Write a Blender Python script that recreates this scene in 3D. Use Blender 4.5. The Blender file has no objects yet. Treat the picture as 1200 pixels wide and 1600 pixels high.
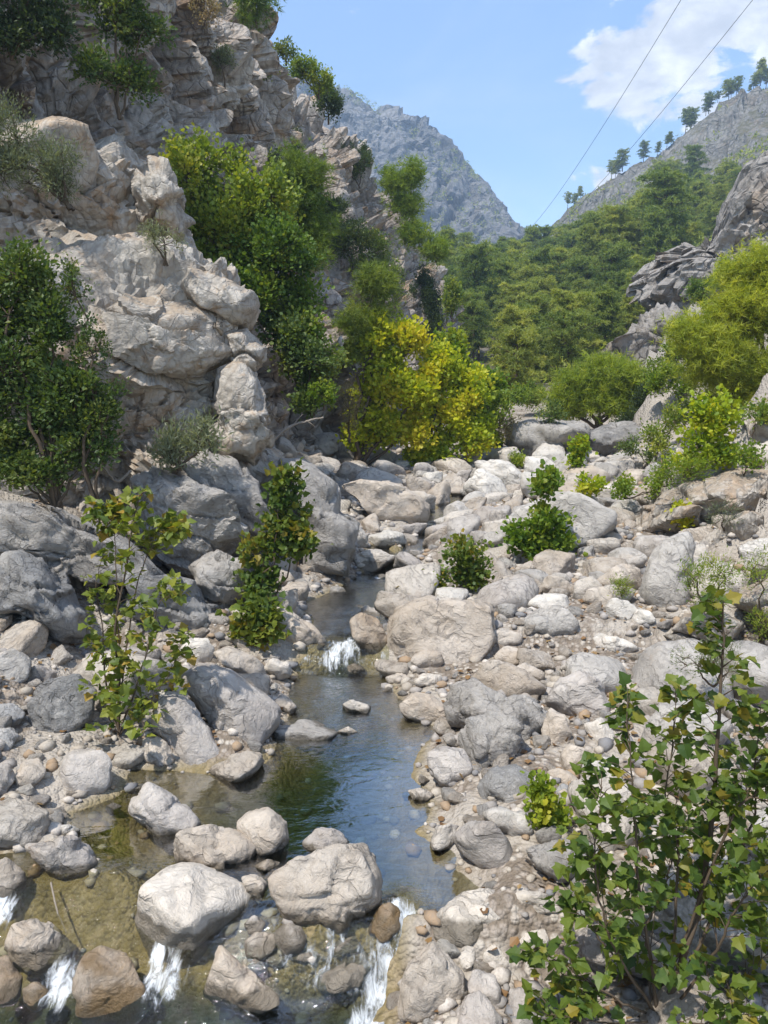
import bpy, bmesh, math, random
import numpy as np
from mathutils import Vector

R = math.radians
rng = np.random.default_rng(11)
random.seed(5)
scene = bpy.context.scene
COL = scene.collection

# ------------------------------------------------------------------ camera
F, PITCH = 1200.0, 8.5
CAM = np.array([0.0, 0.0, 5.0])
cam = bpy.data.cameras.new('camera')
cam.sensor_fit = 'VERTICAL'; cam.sensor_height = 32.0; cam.lens = 24.0
cam.clip_start = 0.1; cam.clip_end = 6000
camo = bpy.data.objects.new('camera', cam); COL.objects.link(camo)
camo.location = CAM; camo.rotation_euler = (R(90 - PITCH), 0, 0)
scene.camera = camo

# ------------------------------------------------------------------ sky and sun
SUN_AZ, SUN_EL = -140.0, 60.0          # degrees left of the view direction, above the horizon
SKY_STRENGTH, SUN_STRENGTH, EXPOSURE = 0.13, 2.5, 1.27
world = bpy.data.worlds.new('World'); scene.world = world; world.use_nodes = True


def build_world():
    nt = world.node_tree; nt.nodes.clear()
    N = lambda t: nt.nodes.new(t)
    L = nt.links.new
    out = N('ShaderNodeOutputWorld'); bg = N('ShaderNodeBackground')
    bg.inputs[1].default_value = SKY_STRENGTH
    L(bg.outputs[0], out.inputs[0])
    sky = N('ShaderNodeTexSky'); sky.sky_type = 'NISHITA'; sky.sun_disc = False
    sky.sun_elevation = R(SUN_EL); sky.sun_rotation = R(SUN_AZ)
    sky.altitude = 100; sky.air_density = 1.0; sky.dust_density = 0.25; sky.ozone_density = 2.0
    tc = N('ShaderNodeTexCoord')

    def noise(scale, detail, rough, vec, dist=0.0):
        n = N('ShaderNodeTexNoise'); n.inputs['Scale'].default_value = scale
        n.inputs['Detail'].default_value = detail; n.inputs['Roughness'].default_value = rough
        n.inputs['Distortion'].default_value = dist
        L(vec, n.inputs['Vector']); return n.outputs['Fac']

    def mathn(op, a, b=None, c=None, clamp=False):
        m = N('ShaderNodeMath'); m.operation = op; m.use_clamp = clamp
        for i, v in enumerate((a, b, c)):
            if v is None: continue
            if isinstance(v, (int, float)): m.inputs[i].default_value = v
            else: L(v, m.inputs[i])
        return m.outputs[0]

    def mapr(v, a, b, c=0.0, d=1.0):
        m = N('ShaderNodeMapRange'); m.interpolation_type = 'SMOOTHSTEP'
        L(v, m.inputs[0])
        for i, x in enumerate((a, b, c, d)): m.inputs[i + 1].default_value = x
        return m.outputs[0]
    D = tc.outputs['Generated']
    # cumulus banks: denser over the valley's right flank, broken elsewhere
    dirn = Vector((0.41, 0.85, 0.34)).normalized()
    dp = N('ShaderNodeVectorMath'); dp.operation = 'DOT_PRODUCT'
    L(D, dp.inputs[0]); dp.inputs[1].default_value = dirn
    bias = mapr(dp.outputs['Value'], 0.962, 0.999)
    mp = N('ShaderNodeMapping'); L(D, mp.inputs['Vector']); mp.inputs['Scale'].default_value = (1, 1, 1.7)
    mp.inputs['Location'].default_value = (0.31, 0.12, 0.4)
    n1 = noise(7.0, 9, 0.62, mp.outputs[0], 0.35)
    n2 = noise(2.6, 3, 0.5, mp.outputs[0])
    v = mathn('ADD', n1, mathn('MULTIPLY', bias, 0.25))
    v = mathn('ADD', v, mathn('MULTIPLY', mathn('SUBTRACT', n2, 0.5), 0.22))
    sz = N('ShaderNodeSeparateXYZ'); L(D, sz.inputs[0])
    v = mathn('ADD', v, mathn('MULTIPLY', mapr(sz.outputs[2], 0.50, 0.75), 0.13))   # more broken cloud overhead, as the pool mirrors
    cum = mapr(v, 0.625, 0.70)
    # thin cirrus veil
    mp2 = N('ShaderNodeMapping'); L(D, mp2.inputs['Vector']); mp2.inputs['Scale'].default_value = (1.0, 0.6, 2.2)
    mp2.inputs['Rotation'].default_value = (0.2, 0.5, 0.3)
    cir = mapr(noise(2.4, 7, 0.6, mp2.outputs[0], 0.8), 0.50, 0.85, 0.0, 0.22)
    shade = mapr(noise(9.0, 6, 0.6, mp.outputs[0], 0.3), 0.35, 0.75)
    cc = N('ShaderNodeMix'); cc.data_type = 'RGBA'
    L(shade, cc.inputs[0]); cc.inputs[6].default_value = (2.7, 2.85, 3.1, 1); cc.inputs[7].default_value = (6.2, 6.2, 6.2, 1)
    m1 = N('ShaderNodeMix'); m1.data_type = 'RGBA'
    L(cir, m1.inputs[0]); L(sky.outputs[0], m1.inputs[6]); m1.inputs[7].default_value = (4.6, 4.75, 5.0, 1)
    m2 = N('ShaderNodeMix'); m2.data_type = 'RGBA'
    L(cum, m2.inputs[0]); L(m1.outputs[2], m2.inputs[6]); L(cc.outputs[2], m2.inputs[7])
    L(m2.outputs[2], bg.inputs[0])


build_world()
az, el = R(SUN_AZ), R(SUN_EL)
SUN_DIR = Vector((math.sin(az) * math.cos(el), math.cos(az) * math.cos(el), math.sin(el)))
sl = bpy.data.lights.new('sun', 'SUN'); sl.energy = SUN_STRENGTH; sl.angle = R(1.5); sl.color = (1.0, 0.95, 0.875)
so = bpy.data.objects.new('sun', sl); COL.objects.link(so)
so.rotation_euler = SUN_DIR.to_track_quat('Z', 'Y').to_euler(); so.location = (-40, 60, 90)

vs = scene.view_settings
vs.view_transform = 'Standard'; vs.look = 'None'; vs.gamma = 1; vs.exposure = EXPOSURE; vs.use_curve_mapping = False
cy = scene.cycles
cy.use_denoising = True; cy.max_bounces = 5; cy.diffuse_bounces = 3; cy.glossy_bounces = 2
cy.transmission_bounces = 4; cy.transparent_max_bounces = 8; cy.volume_bounces = 0
cy.caustics_reflective = False; cy.caustics_refractive = False

# ------------------------------------------------------------------ pixels to places
_p = R(PITCH)
RIGHT = np.array([1.0, 0, 0]); UP = np.array([0, math.sin(_p), math.cos(_p)]); FWD = np.array([0, math.cos(_p), -math.sin(_p)])


def ray(px, py):
    return RIGHT * ((px - 600) / F) + UP * (-(py - 800) / F) + FWD


def at_z(px, py, z):
    d = ray(px, py); return CAM + d * ((z - CAM[2]) / d[2])


def at_y(px, py, y):
    d = ray(px, py); return CAM + d * (y / d[1])


def project(P):
    q = np.asarray(P) - CAM
    w = q @ FWD
    return 600 + F * (q @ RIGHT) / w, 800 - F * (q @ UP) / w


# ------------------------------------------------------------------ numpy noise
def _hash(ix, iy, iz, s):
    h = (ix.astype(np.int64) * 374761393 + iy.astype(np.int64) * 668265263 + iz.astype(np.int64) * 2147483647 + s * 974711) & 0xffffffff
    h = ((h ^ (h >> 13)) * 1274126177) & 0xffffffff
    h = ((h ^ (h >> 16)) * 2246822519) & 0xffffffff
    return ((h ^ (h >> 15)) & 0xffffff) / float(0xffffff)


def vnoise(p, s=0):
    i = np.floor(p).astype(np.int64); f = p - i; u = f * f * f * (f * (f * 6 - 15) + 10)
    r = 0
    for a in (0, 1):
        wx = u[:, 0] if a else 1 - u[:, 0]
        for b in (0, 1):
            wy = u[:, 1] if b else 1 - u[:, 1]
            for c in (0, 1):
                wz = u[:, 2] if c else 1 - u[:, 2]
                r = r + wx * wy * wz * _hash(i[:, 0] + a, i[:, 1] + b, i[:, 2] + c, s)
    return r * 2 - 1


def fbm(p, octs=4, s=0, gain=0.5):
    r = 0; a = 1.0
    for o in range(octs):
        r = r + a * vnoise(p * (2.03 ** o) + 17.3 * o, s + o); a *= gain
    return r


def cells(p, s=0):
    i = np.floor(p).astype(np.int64)
    n = len(p); f1 = np.full(n, 9.0); f2 = np.full(n, 9.0); idx = np.zeros((n, 3), np.int64); vec = np.zeros((n, 3))
    for a in (-1, 0, 1):
        for b in (-1, 0, 1):
            for c in (-1, 0, 1):
                g = i + (a, b, c)
                o = np.stack([_hash(g[:, 0], g[:, 1], g[:, 2], s + k) for k in (1, 2, 3)], 1)
                v = p - (g + o); d = np.sqrt((v * v).sum(1))
                near = d < f1
                f2 = np.where(near, f1, np.minimum(f2, d))
                f1 = np.where(near, d, f1); idx[near] = g[near]; vec[near] = v[near]
    r = np.stack([_hash(idx[:, 0], idx[:, 1], idx[:, 2], s + k) for k in (11, 12, 13, 14)], 1)
    return f1, f2, r, vec


def crag(p, size, s=0, aniso=(1, 1, 1), tilt=0.9, crack=0.3):
    """blocky fractured offset, in units of size"""
    q = p / size * np.array(aniso)
    q = q + 0.25 * np.stack([vnoise(q * 0.9, s + 50), vnoise(q * 0.9 + 9, s + 51), vnoise(q * 0.9 + 23, s + 52)], 1)
    f1, f2, r, v = cells(q, s)
    h = (r[:, 0] - 0.5) + tilt * ((r[:, 1:4] - 0.5) * v * 2).sum(1)
    e = np.clip(1 - (f2 - f1) / 0.13, 0, 1)
    return (h - crack * e * e) * size


def smooth(t):
    t = np.clip(t, 0, 1); return t * t * (3 - 2 * t)


def rbf(pts):
    P = np.array([[a, b] for a, b, c in pts], float); Z = np.array([c for a, b, c in pts], float)
    sc = np.abs(P).max(); Q = P / sc

    def phi(r2): return 0.5 * r2 * np.log(r2 + 1e-12)
    n = len(Q); A = np.zeros((n + 3, n + 3))
    d = ((Q[:, None] - Q[None]) ** 2).sum(2)
    A[:n, :n] = phi(d) + np.eye(n) * 1e-4; A[:n, n] = 1; A[:n, n + 1:] = Q; A[n, :n] = 1; A[n + 1:, :n] = Q.T
    w = np.linalg.solve(A, np.concatenate([Z, [0, 0, 0]]))

    def f(x, y):
        x = np.asarray(x, float) / sc; y = np.asarray(y, float) / sc
        sh = x.shape; X = np.stack([x.ravel(), y.ravel()], 1)
        out = np.empty(len(X))
        for k in range(0, len(X), 20000):
            B = X[k:k + 20000]
            dd = ((B[:, None] - Q[None]) ** 2).sum(2)
            out[k:k + 20000] = phi(dd) @ w[:n] + w[n] + B @ w[n + 1:]
        return out.reshape(sh)
    return f


# ------------------------------------------------------------------ mesh helpers
def build_mesh(name, V, Fa, smooth_=True, attrs=None):
    V = np.asarray(V, np.float32); Fa = np.asarray(Fa, np.int32)
    me = bpy.data.meshes.new(name); n, k = Fa.shape
    me.vertices.add(len(V)); me.vertices.foreach_set('co', V.ravel())
    me.loops.add(n * k); me.loops.foreach_set('vertex_index', Fa.ravel())
    me.polygons.add(n); me.polygons.foreach_set('loop_start', np.arange(0, n * k, k, dtype=np.int32))
    me.polygons.foreach_set('use_smooth', np.full(n, bool(smooth_)))
    me.update(calc_edges=True)
    for a, v in (attrs or {}).items():
        at = me.attributes.new(a, 'FLOAT', 'POINT'); at.data.foreach_set('value', np.asarray(v, np.float32))
    return me


def link(name, me, mat=None, parent=None, loc=None):
    o = bpy.data.objects.new(name, me); COL.objects.link(o)
    if mat is not None and me is not None and not me.materials: me.materials.append(mat)
    if parent is not None: o.parent = parent
    if loc is not None: o.location = loc
    return o


def tag(o, label=None, cat=None, group=None, kind=None):
    for k, v in (('label', label), ('category', cat), ('group', group), ('kind', kind)):
        if v: o[k] = v
    return o


def thing(name, label, cat, loc, group=None):
    o = bpy.data.objects.new(name, None); COL.objects.link(o); o.location = [float(c) for c in loc]
    o.empty_display_size = 0.2
    return tag(o, label, cat, group)


def grid_faces(nu, nv):
    i = np.arange((nu - 1) * (nv - 1)); a = (i // (nv - 1)) * nv + i % (nv - 1)
    return np.stack([a, a + nv, a + nv + 1, a + 1], 1)


_ico = {}


def ico(sub):
    if sub not in _ico:
        bm = bmesh.new(); bmesh.ops.create_icosphere(bm, subdivisions=sub, radius=1.0)
        bm.verts.index_update()
        _ico[sub] = (np.array([v.co[:] for v in bm.verts]), np.array([[v.index for v in f.verts] for f in bm.faces]))
        bm.free()
    V, Fc = _ico[sub]
    return V / np.linalg.norm(V, axis=1)[:, None], Fc


def tube(P, rad, sides=6):
    P = np.asarray(P, float); n = len(P); rad = np.broadcast_to(rad, (n,))
    T = np.gradient(P, axis=0); T /= np.linalg.norm(T, axis=1)[:, None] + 1e-9
    ref = np.array([0.31, 0.87, 0.38]) if abs(T[0][2]) > 0.6 else np.array([0.1, 0.2, 0.97])
    A = np.cross(T, ref); A /= np.linalg.norm(A, axis=1)[:, None] + 1e-9
    B = np.cross(T, A)
    t = np.arange(sides) / sides * 2 * math.pi
    V = P[:, None] + rad[:, None, None] * (np.cos(t)[None, :, None] * A[:, None] + np.sin(t)[None, :, None] * B[:, None])
    V = V.reshape(-1, 3); f = []
    i = np.arange(n - 1)[:, None] * sides; j = np.arange(sides)[None]; j2 = (j + 1) % sides
    Fq = np.stack([i + j, i + j2, i + j2 + sides, i + j + sides], 2).reshape(-1, 4)
    return V, Fq


def merge(parts):
    V = []; Fs = []; o = 0
    for v, f in parts:
        V.append(v); Fs.append(f + o); o += len(v)
    return np.concatenate(V), np.concatenate(Fs)


# ------------------------------------------------------------------ materials
MATS = {}


class NT:
    def __init__(s, name):
        s.m = bpy.data.materials.new(name); s.m.use_nodes = True; s.t = s.m.node_tree; s.t.nodes.clear()
        s.out = s.n('ShaderNodeOutputMaterial')

    def n(s, t, **kw):
        x = s.t.nodes.new(t)
        for k, v in kw.items(): setattr(x, k, v)
        return x

    def l(s, a, b): s.t.links.new(a, b)

    def set(s, sock, v):
        if hasattr(v, 'is_output'): s.l(v, sock)
        else: sock.default_value = v

    def noise(s, vec, scale, detail=4, rough=0.55, dist=0.0, out='Fac'):
        n = s.n('ShaderNodeTexNoise'); s.l(vec, n.inputs['Vector'])
        n.inputs['Scale'].default_value = scale; n.inputs['Detail'].default_value = detail
        n.inputs['Roughness'].default_value = rough; n.inputs['Distortion'].default_value = dist
        return n.outputs[out]

    def vor(s, vec, scale, feature='DISTANCE_TO_EDGE', out='Distance'):
        n = s.n('ShaderNodeTexVoronoi', feature=feature); s.l(vec, n.inputs['Vector']); n.inputs['Scale'].default_value = scale
        return n.outputs[out]

    def map(s, v, a, b, c=0.0, d=1.0):
        m = s.n('ShaderNodeMapRange', interpolation_type='SMOOTHSTEP'); s.l(v, m.inputs[0])
        for i, x in enumerate((a, b, c, d)): m.inputs[i + 1].default_value = x
        return m.outputs[0]

    def math(s, op, a, b=0.0):
        m = s.n('ShaderNodeMath', operation=op); s.set(m.inputs[0], a); s.set(m.inputs[1], b); return m.outputs[0]

    def mix(s, f, a, b, mode='MIX'):
        m = s.n('ShaderNodeMix', data_type='RGBA', blend_type=mode); s.set(m.inputs[0], f); s.set(m.inputs[6], a); s.set(m.inputs[7], b)
        return m.outputs[2]

    def bump(s, h, strength, dist, prev=None):
        b = s.n('ShaderNodeBump'); s.l(h, b.inputs['Height']); b.inputs['Strength'].default_value = strength; b.inputs['Distance'].default_value = dist
        if prev is not None: s.l(prev, b.inputs['Normal'])
        return b.outputs[0]

    def bsdf(s, col, rough, normal=None, spec=0.3):
        b = s.n('ShaderNodeBsdfPrincipled'); s.set(b.inputs['Base Color'], col); s.set(b.inputs['Roughness'], rough)
        b.inputs['Specular IOR Level'].default_value = spec
        if normal is not None: s.l(normal, b.inputs['Normal'])
        return b.outputs[0]

    def done(s, sh):
        s.l(sh, s.out.inputs[0]); MATS[s.m.name] = s.m; return s.m


def c4(r, g, b): return (r, g, b, 1.0)


def rock_material(name, scale=1.0, stain=0.8, ochre=0.25, crack=0.4, algae=False, bumpk=1.0, base=None):
    """weathered limestone: the object's colour is the stone's own tint"""
    m = NT(name)
    tc = m.n('ShaderNodeTexCoord'); oi = m.n('ShaderNodeObjectInfo')
    va = m.n('ShaderNodeVectorMath', operation='MULTIPLY_ADD')
    m.l(oi.outputs['Random'], va.inputs[0]); va.inputs[1].default_value = (37, 61, 23); m.l(tc.outputs['Object'], va.inputs[2])
    sc = m.n('ShaderNodeVectorMath', operation='SCALE'); m.l(va.outputs[0], sc.inputs[0]); sc.inputs['Scale'].default_value = scale
    P = sc.outputs[0]
    wn = m.noise(P, 2.2, 3, 0.5, 0, 'Color')
    wp = m.n('ShaderNodeVectorMath', operation='MULTIPLY_ADD'); m.l(wn, wp.inputs[0]); wp.inputs[1].default_value = (0.5,) * 3; m.l(P, wp.inputs[2])
    Q = wp.outputs[0]
    col = base if base is not None else oi.outputs['Color']
    big = m.noise(Q, 0.9, 5, 0.6)
    med = m.noise(Q, 4.5, 6, 0.65)
    fine = m.noise(Q, 22, 5, 0.7)
    light = m.mix(0.45, col, c4(0.66, 0.62, 0.56))
    dark = m.mix(0.75, col, c4(0.11, 0.105, 0.10))
    c = m.mix(m.map(big, 0.35, 0.68), col, light)
    c = m.mix(m.math('MULTIPLY', m.map(med, 0.52, 0.72), stain), c, dark)
    c = m.mix(m.math('MULTIPLY', m.map(m.noise(Q, 1.3, 6, 0.65, 0.6), 0.56, 0.72), ochre), c, c4(0.40, 0.26, 0.14))
    c = m.mix(m.map(fine, 0.30, 0.75, 0.0, 0.35), c, light)
    # veins and hairline joints
    e1 = m.vor(Q, 0.9); e2 = m.vor(Q, 2.9)
    gate = m.map(m.noise(P, 1.7, 2, 0.5), 0.52, 0.66)
    k1 = m.math('MULTIPLY', m.map(e1, 0.0, 0.012, 1.0, 0.0), gate)
    k2 = m.math('MULTIPLY', m.map(e2, 0.0, 0.016, 1.0, 0.0), m.map(m.noise(P, 2.6, 2, 0.5), 0.5, 0.66))
    k = m.math('MULTIPLY', m.math('MAXIMUM', k1, k2), crack)
    c = m.mix(m.math('MULTIPLY', k, 0.8), c, dark)
    # bedding streaks
    wv = m.n('ShaderNodeTexWave', wave_type='BANDS', bands_direction='DIAGONAL'); m.l(Q, wv.inputs['Vector']); wv.inputs['Scale'].default_value = 1.7; wv.inputs['Distortion'].default_value = 9.0; wv.inputs['Detail'].default_value = 4; wv.inputs['Detail Scale'].default_value = 1.4
    st_ = m.math('MULTIPLY', m.map(wv.outputs['Fac'], 0.60, 0.92), m.map(m.noise(P, 1.1, 3, 0.6), 0.42, 0.62))
    c = m.mix(m.math('MULTIPLY', st_, 0.42), c, dark)
    # speckle
    sp = m.map(m.noise(P, 75, 2, 0.5), 0.66, 0.76, 0.0, 0.35)
    c = m.mix(sp, c, dark)
    wl = m.n('ShaderNodeAttribute', attribute_type='OBJECT', attribute_name='water_line'); gp = m.n('ShaderNodeNewGeometry'); sz = m.n('ShaderNodeSeparateXYZ'); m.l(gp.outputs['Position'], sz.inputs[0])
    above = m.math('SUBTRACT', sz.outputs[2], m.math('ADD', wl.outputs['Fac'], m.math('MULTIPLY', m.math('SUBTRACT', med, 0.5), 0.16)))
    wetm = m.map(above, 0.03, 0.10, 1.0, 0.0)
    c = m.mix(m.math('MULTIPLY', wetm, 0.72), c, c4(0.085, 0.068, 0.042))
    if algae:
        c = m.mix(m.map(m.noise(P, 2.0, 4, 0.6), 0.42, 0.62, 0.15, 0.8), c, c4(0.17, 0.105, 0.04))
    h = m.math('ADD', m.math('MULTIPLY', med, 0.6), m.math('MULTIPLY', fine, 0.3))
    h = m.math('SUBTRACT', h, m.math('MULTIPLY', k, 0.35))
    h = m.math('SUBTRACT', h, m.math('MULTIPLY', st_, 0.18))
    b = m.bump(h, 0.95 * bumpk, 0.11 / scale)
    pit = m.noise(P, 48, 4, 0.7)
    b = m.bump(pit, 0.4 * bumpk, 0.022 / scale, b)
    rough = 0.35 if algae else m.map(wetm, 0.0, 1.0, 0.88, 0.35)
    return m.done(m.bsdf(c, rough, b, 0.45 if algae else 0.2))


M_BOULDER = rock_material('limestone_boulder', 1.0)
M_WET = rock_material('wet_algae_stone', 1.2, algae=True)
M_OUTCROP = rock_material('outcrop_limestone', 0.55, stain=0.75, ochre=0.75, crack=0.4, bumpk=1.3)
M_SLAB = rock_material('grey_slab_limestone', 0.9, stain=0.85, ochre=0.10, crack=0.5, bumpk=1.6)


def terrain_rock(name, scale, a, b, dark, ochre, soil=None, bump_d=0.3, crack=0.42):
    m = NT(name)
    tc = m.n('ShaderNodeTexCoord'); geo = m.n('ShaderNodeNewGeometry')
    sc = m.n('ShaderNodeVectorMath', operation='SCALE'); m.l(tc.outputs['Object'], sc.inputs[0]); sc.inputs['Scale'].default_value = scale
    P = sc.outputs[0]
    wn = m.noise(P, 1.2, 3, 0.5, 0, 'Color')
    wp = m.n('ShaderNodeVectorMath', operation='MULTIPLY_ADD'); m.l(wn, wp.inputs[0]); wp.inputs[1].default_value = (0.4,) * 3; m.l(P, wp.inputs[2])
    Q = wp.outputs[0]
    n1 = m.noise(Q, 0.6, 6, 0.62); n2 = m.noise(Q, 3.0, 7, 0.68); n3 = m.noise(Q, 14, 5, 0.7)
    c = m.mix(m.map(n1, 0.35, 0.65), a, b)
    c = m.mix(m.map(n2, 0.52, 0.74, 0.0, 0.75), c, dark)
    c = m.mix(m.map(m.noise(Q, 0.8, 5, 0.7, 0.8), 0.50, 0.68, 0.0, 0.75), c, ochre)
    c = m.mix(m.map(n3, 0.3, 0.8, 0.0, 0.3), c, b)
    e = m.vor(Q, 1.1); e2 = m.vor(Q, 3.1)
    k = m.math('MAXIMUM', m.map(e, 0.0, 0.05, 1.0, 0.0), m.math('MULTIPLY', m.map(e2, 0.0, 0.06, 1.0, 0.0), 0.7))
    k = m.math('MULTIPLY', k, m.map(m.noise(P, 1.0, 2), 0.38, 0.58))
    c = m.mix(m.math('MULTIPLY', k, crack), c, dark)
    if soil is not None:
        sx = m.n('ShaderNodeSeparateXYZ'); m.l(geo.outputs['Normal'], sx.inputs[0])
        up = m.math('ADD', sx.outputs[2], m.math('MULTIPLY', m.math('SUBTRACT', n2, 0.5), 0.9))
        c = m.mix(m.map(up, 0.62, 0.92, 0.0, 0.85), c, soil)
    an = m.n('ShaderNodeMapping'); m.l(Q, an.inputs[0]); an.inputs['Scale'].default_value = (1.0, 1.0, 0.55); an.inputs['Rotation'].default_value = (0.3, 0.5, 0.0)
    chip = m.vor(an.outputs[0], 3.4, 'F1', 'Distance'); chip2 = m.vor(an.outputs[0], 8.5, 'F1', 'Distance')
    c = m.mix(m.map(chip2, 0.45, 0.8, 0.0, 0.35), c, dark)
    h = m.math('ADD', m.math('MULTIPLY', n2, 0.45), m.math('MULTIPLY', n3, 0.3)); h = m.math('SUBTRACT', h, m.math('MULTIPLY', k, 0.7 * crack))
    h = m.math('SUBTRACT', h, m.math('ADD', m.math('MULTIPLY', chip, 0.5), m.math('MULTIPLY', chip2, 0.28)))
    bp = m.bump(h, 0.9, bump_d)
    return m.done(m.bsdf(c, 0.92, bp, 0.15))


M_OUTCROP = terrain_rock('outcrop_limestone', 0.85, c4(0.345, 0.31, 0.265), c4(0.50, 0.46, 0.40), c4(0.14, 0.125, 0.11), c4(0.42, 0.27, 0.145), c4(0.33, 0.26, 0.19), 0.16, 0.25)
M_CRAG = terrain_rock('crag_limestone', 0.22, c4(0.26, 0.235, 0.205), c4(0.39, 0.36, 0.32), c4(0.10, 0.09, 0.08), c4(0.30, 0.22, 0.15), None, 0.7)
M_CLIFF = terrain_rock('cliff_limestone', 0.45, c4(0.32, 0.275, 0.235), c4(0.47, 0.42, 0.365), c4(0.13, 0.115, 0.10), c4(0.42, 0.255, 0.13), c4(0.23, 0.16, 0.10), 0.3)
M_MOUNT = terrain_rock('mountain_limestone', 0.035, c4(0.19, 0.185, 0.18), c4(0.28, 0.27, 0.255), c4(0.07, 0.08, 0.06), c4(0.18, 0.16, 0.13), None, 6.0)
M_HILL = terrain_rock('hillside_rock', 0.09, c4(0.19, 0.18, 0.165), c4(0.28, 0.265, 0.24), c4(0.06, 0.07, 0.045), c4(0.22, 0.17, 0.12), c4(0.12, 0.11, 0.055), 2.2)


def ground_material():
    m = NT('stream_bed_gravel')
    tc = m.n('ShaderNodeTexCoord'); P = tc.outputs['Object']
    at = m.n('ShaderNodeAttribute', attribute_name='wet')
    at2 = m.n('ShaderNodeAttribute', attribute_name='rocky')
    v = m.n('ShaderNodeTexVoronoi', feature='F1'); m.l(P, v.inputs['Vector']); v.inputs['Scale'].default_value = 11
    v2 = m.n('ShaderNodeTexVoronoi', feature='F1'); m.l(P, v2.inputs['Vector']); v2.inputs['Scale'].default_value = 26
    sx = m.n('ShaderNodeSeparateColor'); m.l(v.outputs['Color'], sx.inputs[0])
    rp = m.n('ShaderNodeValToRGB'); m.l(sx.outputs[0], rp.inputs[0])
    e = rp.color_ramp.elements; e[0].color = c4(0.21, 0.18, 0.15); e[1].color = c4(0.46, 0.42, 0.36)
    x = rp.color_ramp.elements.new(0.5); x.color = c4(0.33, 0.28, 0.235)
    gr = m.mix(m.map(v.outputs['Distance'], 0.3, 0.62), rp.outputs[0], c4(0.19, 0.155, 0.12))
    sand = m.mix(m.noise(P, 6, 6, 0.7), c4(0.32, 0.285, 0.24), c4(0.45, 0.41, 0.355))
    c = m.mix(m.map(m.noise(P, 0.7, 4, 0.6), 0.45, 0.58, 0.0, 0.9), gr, sand)
    silt = m.mix(m.noise(P, 2.0, 5, 0.65), c4(0.12, 0.10, 0.045), c4(0.30, 0.235, 0.125))
    silt = m.mix(m.map(m.noise(P, 7.0, 4, 0.6), 0.5, 0.62, 0.0, 0.6), silt, c4(0.31, 0.25, 0.16))
    c = m.mix(at.outputs['Fac'], c, silt)
    slab = m.mix(m.noise(P, 1.4, 7, 0.65, 0.5), c4(0.31, 0.275, 0.235), c4(0.46, 0.42, 0.365))
    slab = m.mix(m.map(m.noise(P, 5, 6, 0.7), 0.55, 0.7, 0.0, 0.6), slab, c4(0.17, 0.15, 0.12))
    c = m.mix(at2.outputs['Fac'], c, slab)
    h = m.math('ADD', m.math('MULTIPLY', v.outputs['Distance'], -0.8), m.math('MULTIPLY', v2.outputs['Distance'], -0.4))
    h = m.math('ADD', h, m.math('MULTIPLY', m.noise(P, 4, 6, 0.7), 0.6))
    return m.done(m.bsdf(c, 0.9, m.bump(h, 0.9, 0.06), 0.2))


M_GROUND = ground_material()


def pebble_material():
    m = NT('pebble_stone')
    at = m.n('ShaderNodeAttribute', attribute_name='rnd'); tc = m.n('ShaderNodeTexCoord')
    rp = m.n('ShaderNodeValToRGB'); m.l(at.outputs['Fac'], rp.inputs[0]); rp.color_ramp.interpolation = 'CONSTANT'
    cs = [(0.30, 0.28, 0.26), (0.46, 0.41, 0.34), (0.20, 0.20, 0.205), (0.40, 0.35, 0.285), (0.55, 0.50, 0.44), (0.34, 0.24, 0.15), (0.36, 0.33, 0.30)]
    e = rp.color_ramp.elements; e[0].color = c4(*cs[0]); e[1].position = 0.14; e[1].color = c4(*cs[1])
    for i in range(2, 7): x = e.new(i / 7); x.color = c4(*cs[i])
    c = m.mix(m.map(m.noise(tc.outputs['Object'], 30, 5, 0.7), 0.35, 0.7, 0.0, 0.5), rp.outputs[0], c4(0.22, 0.19, 0.16))
    return m.done(m.bsdf(c, 0.85, m.bump(m.noise(tc.outputs['Object'], 60, 4, 0.7), 0.5, 0.012), 0.25))


M_PEBBLE = pebble_material()


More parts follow.
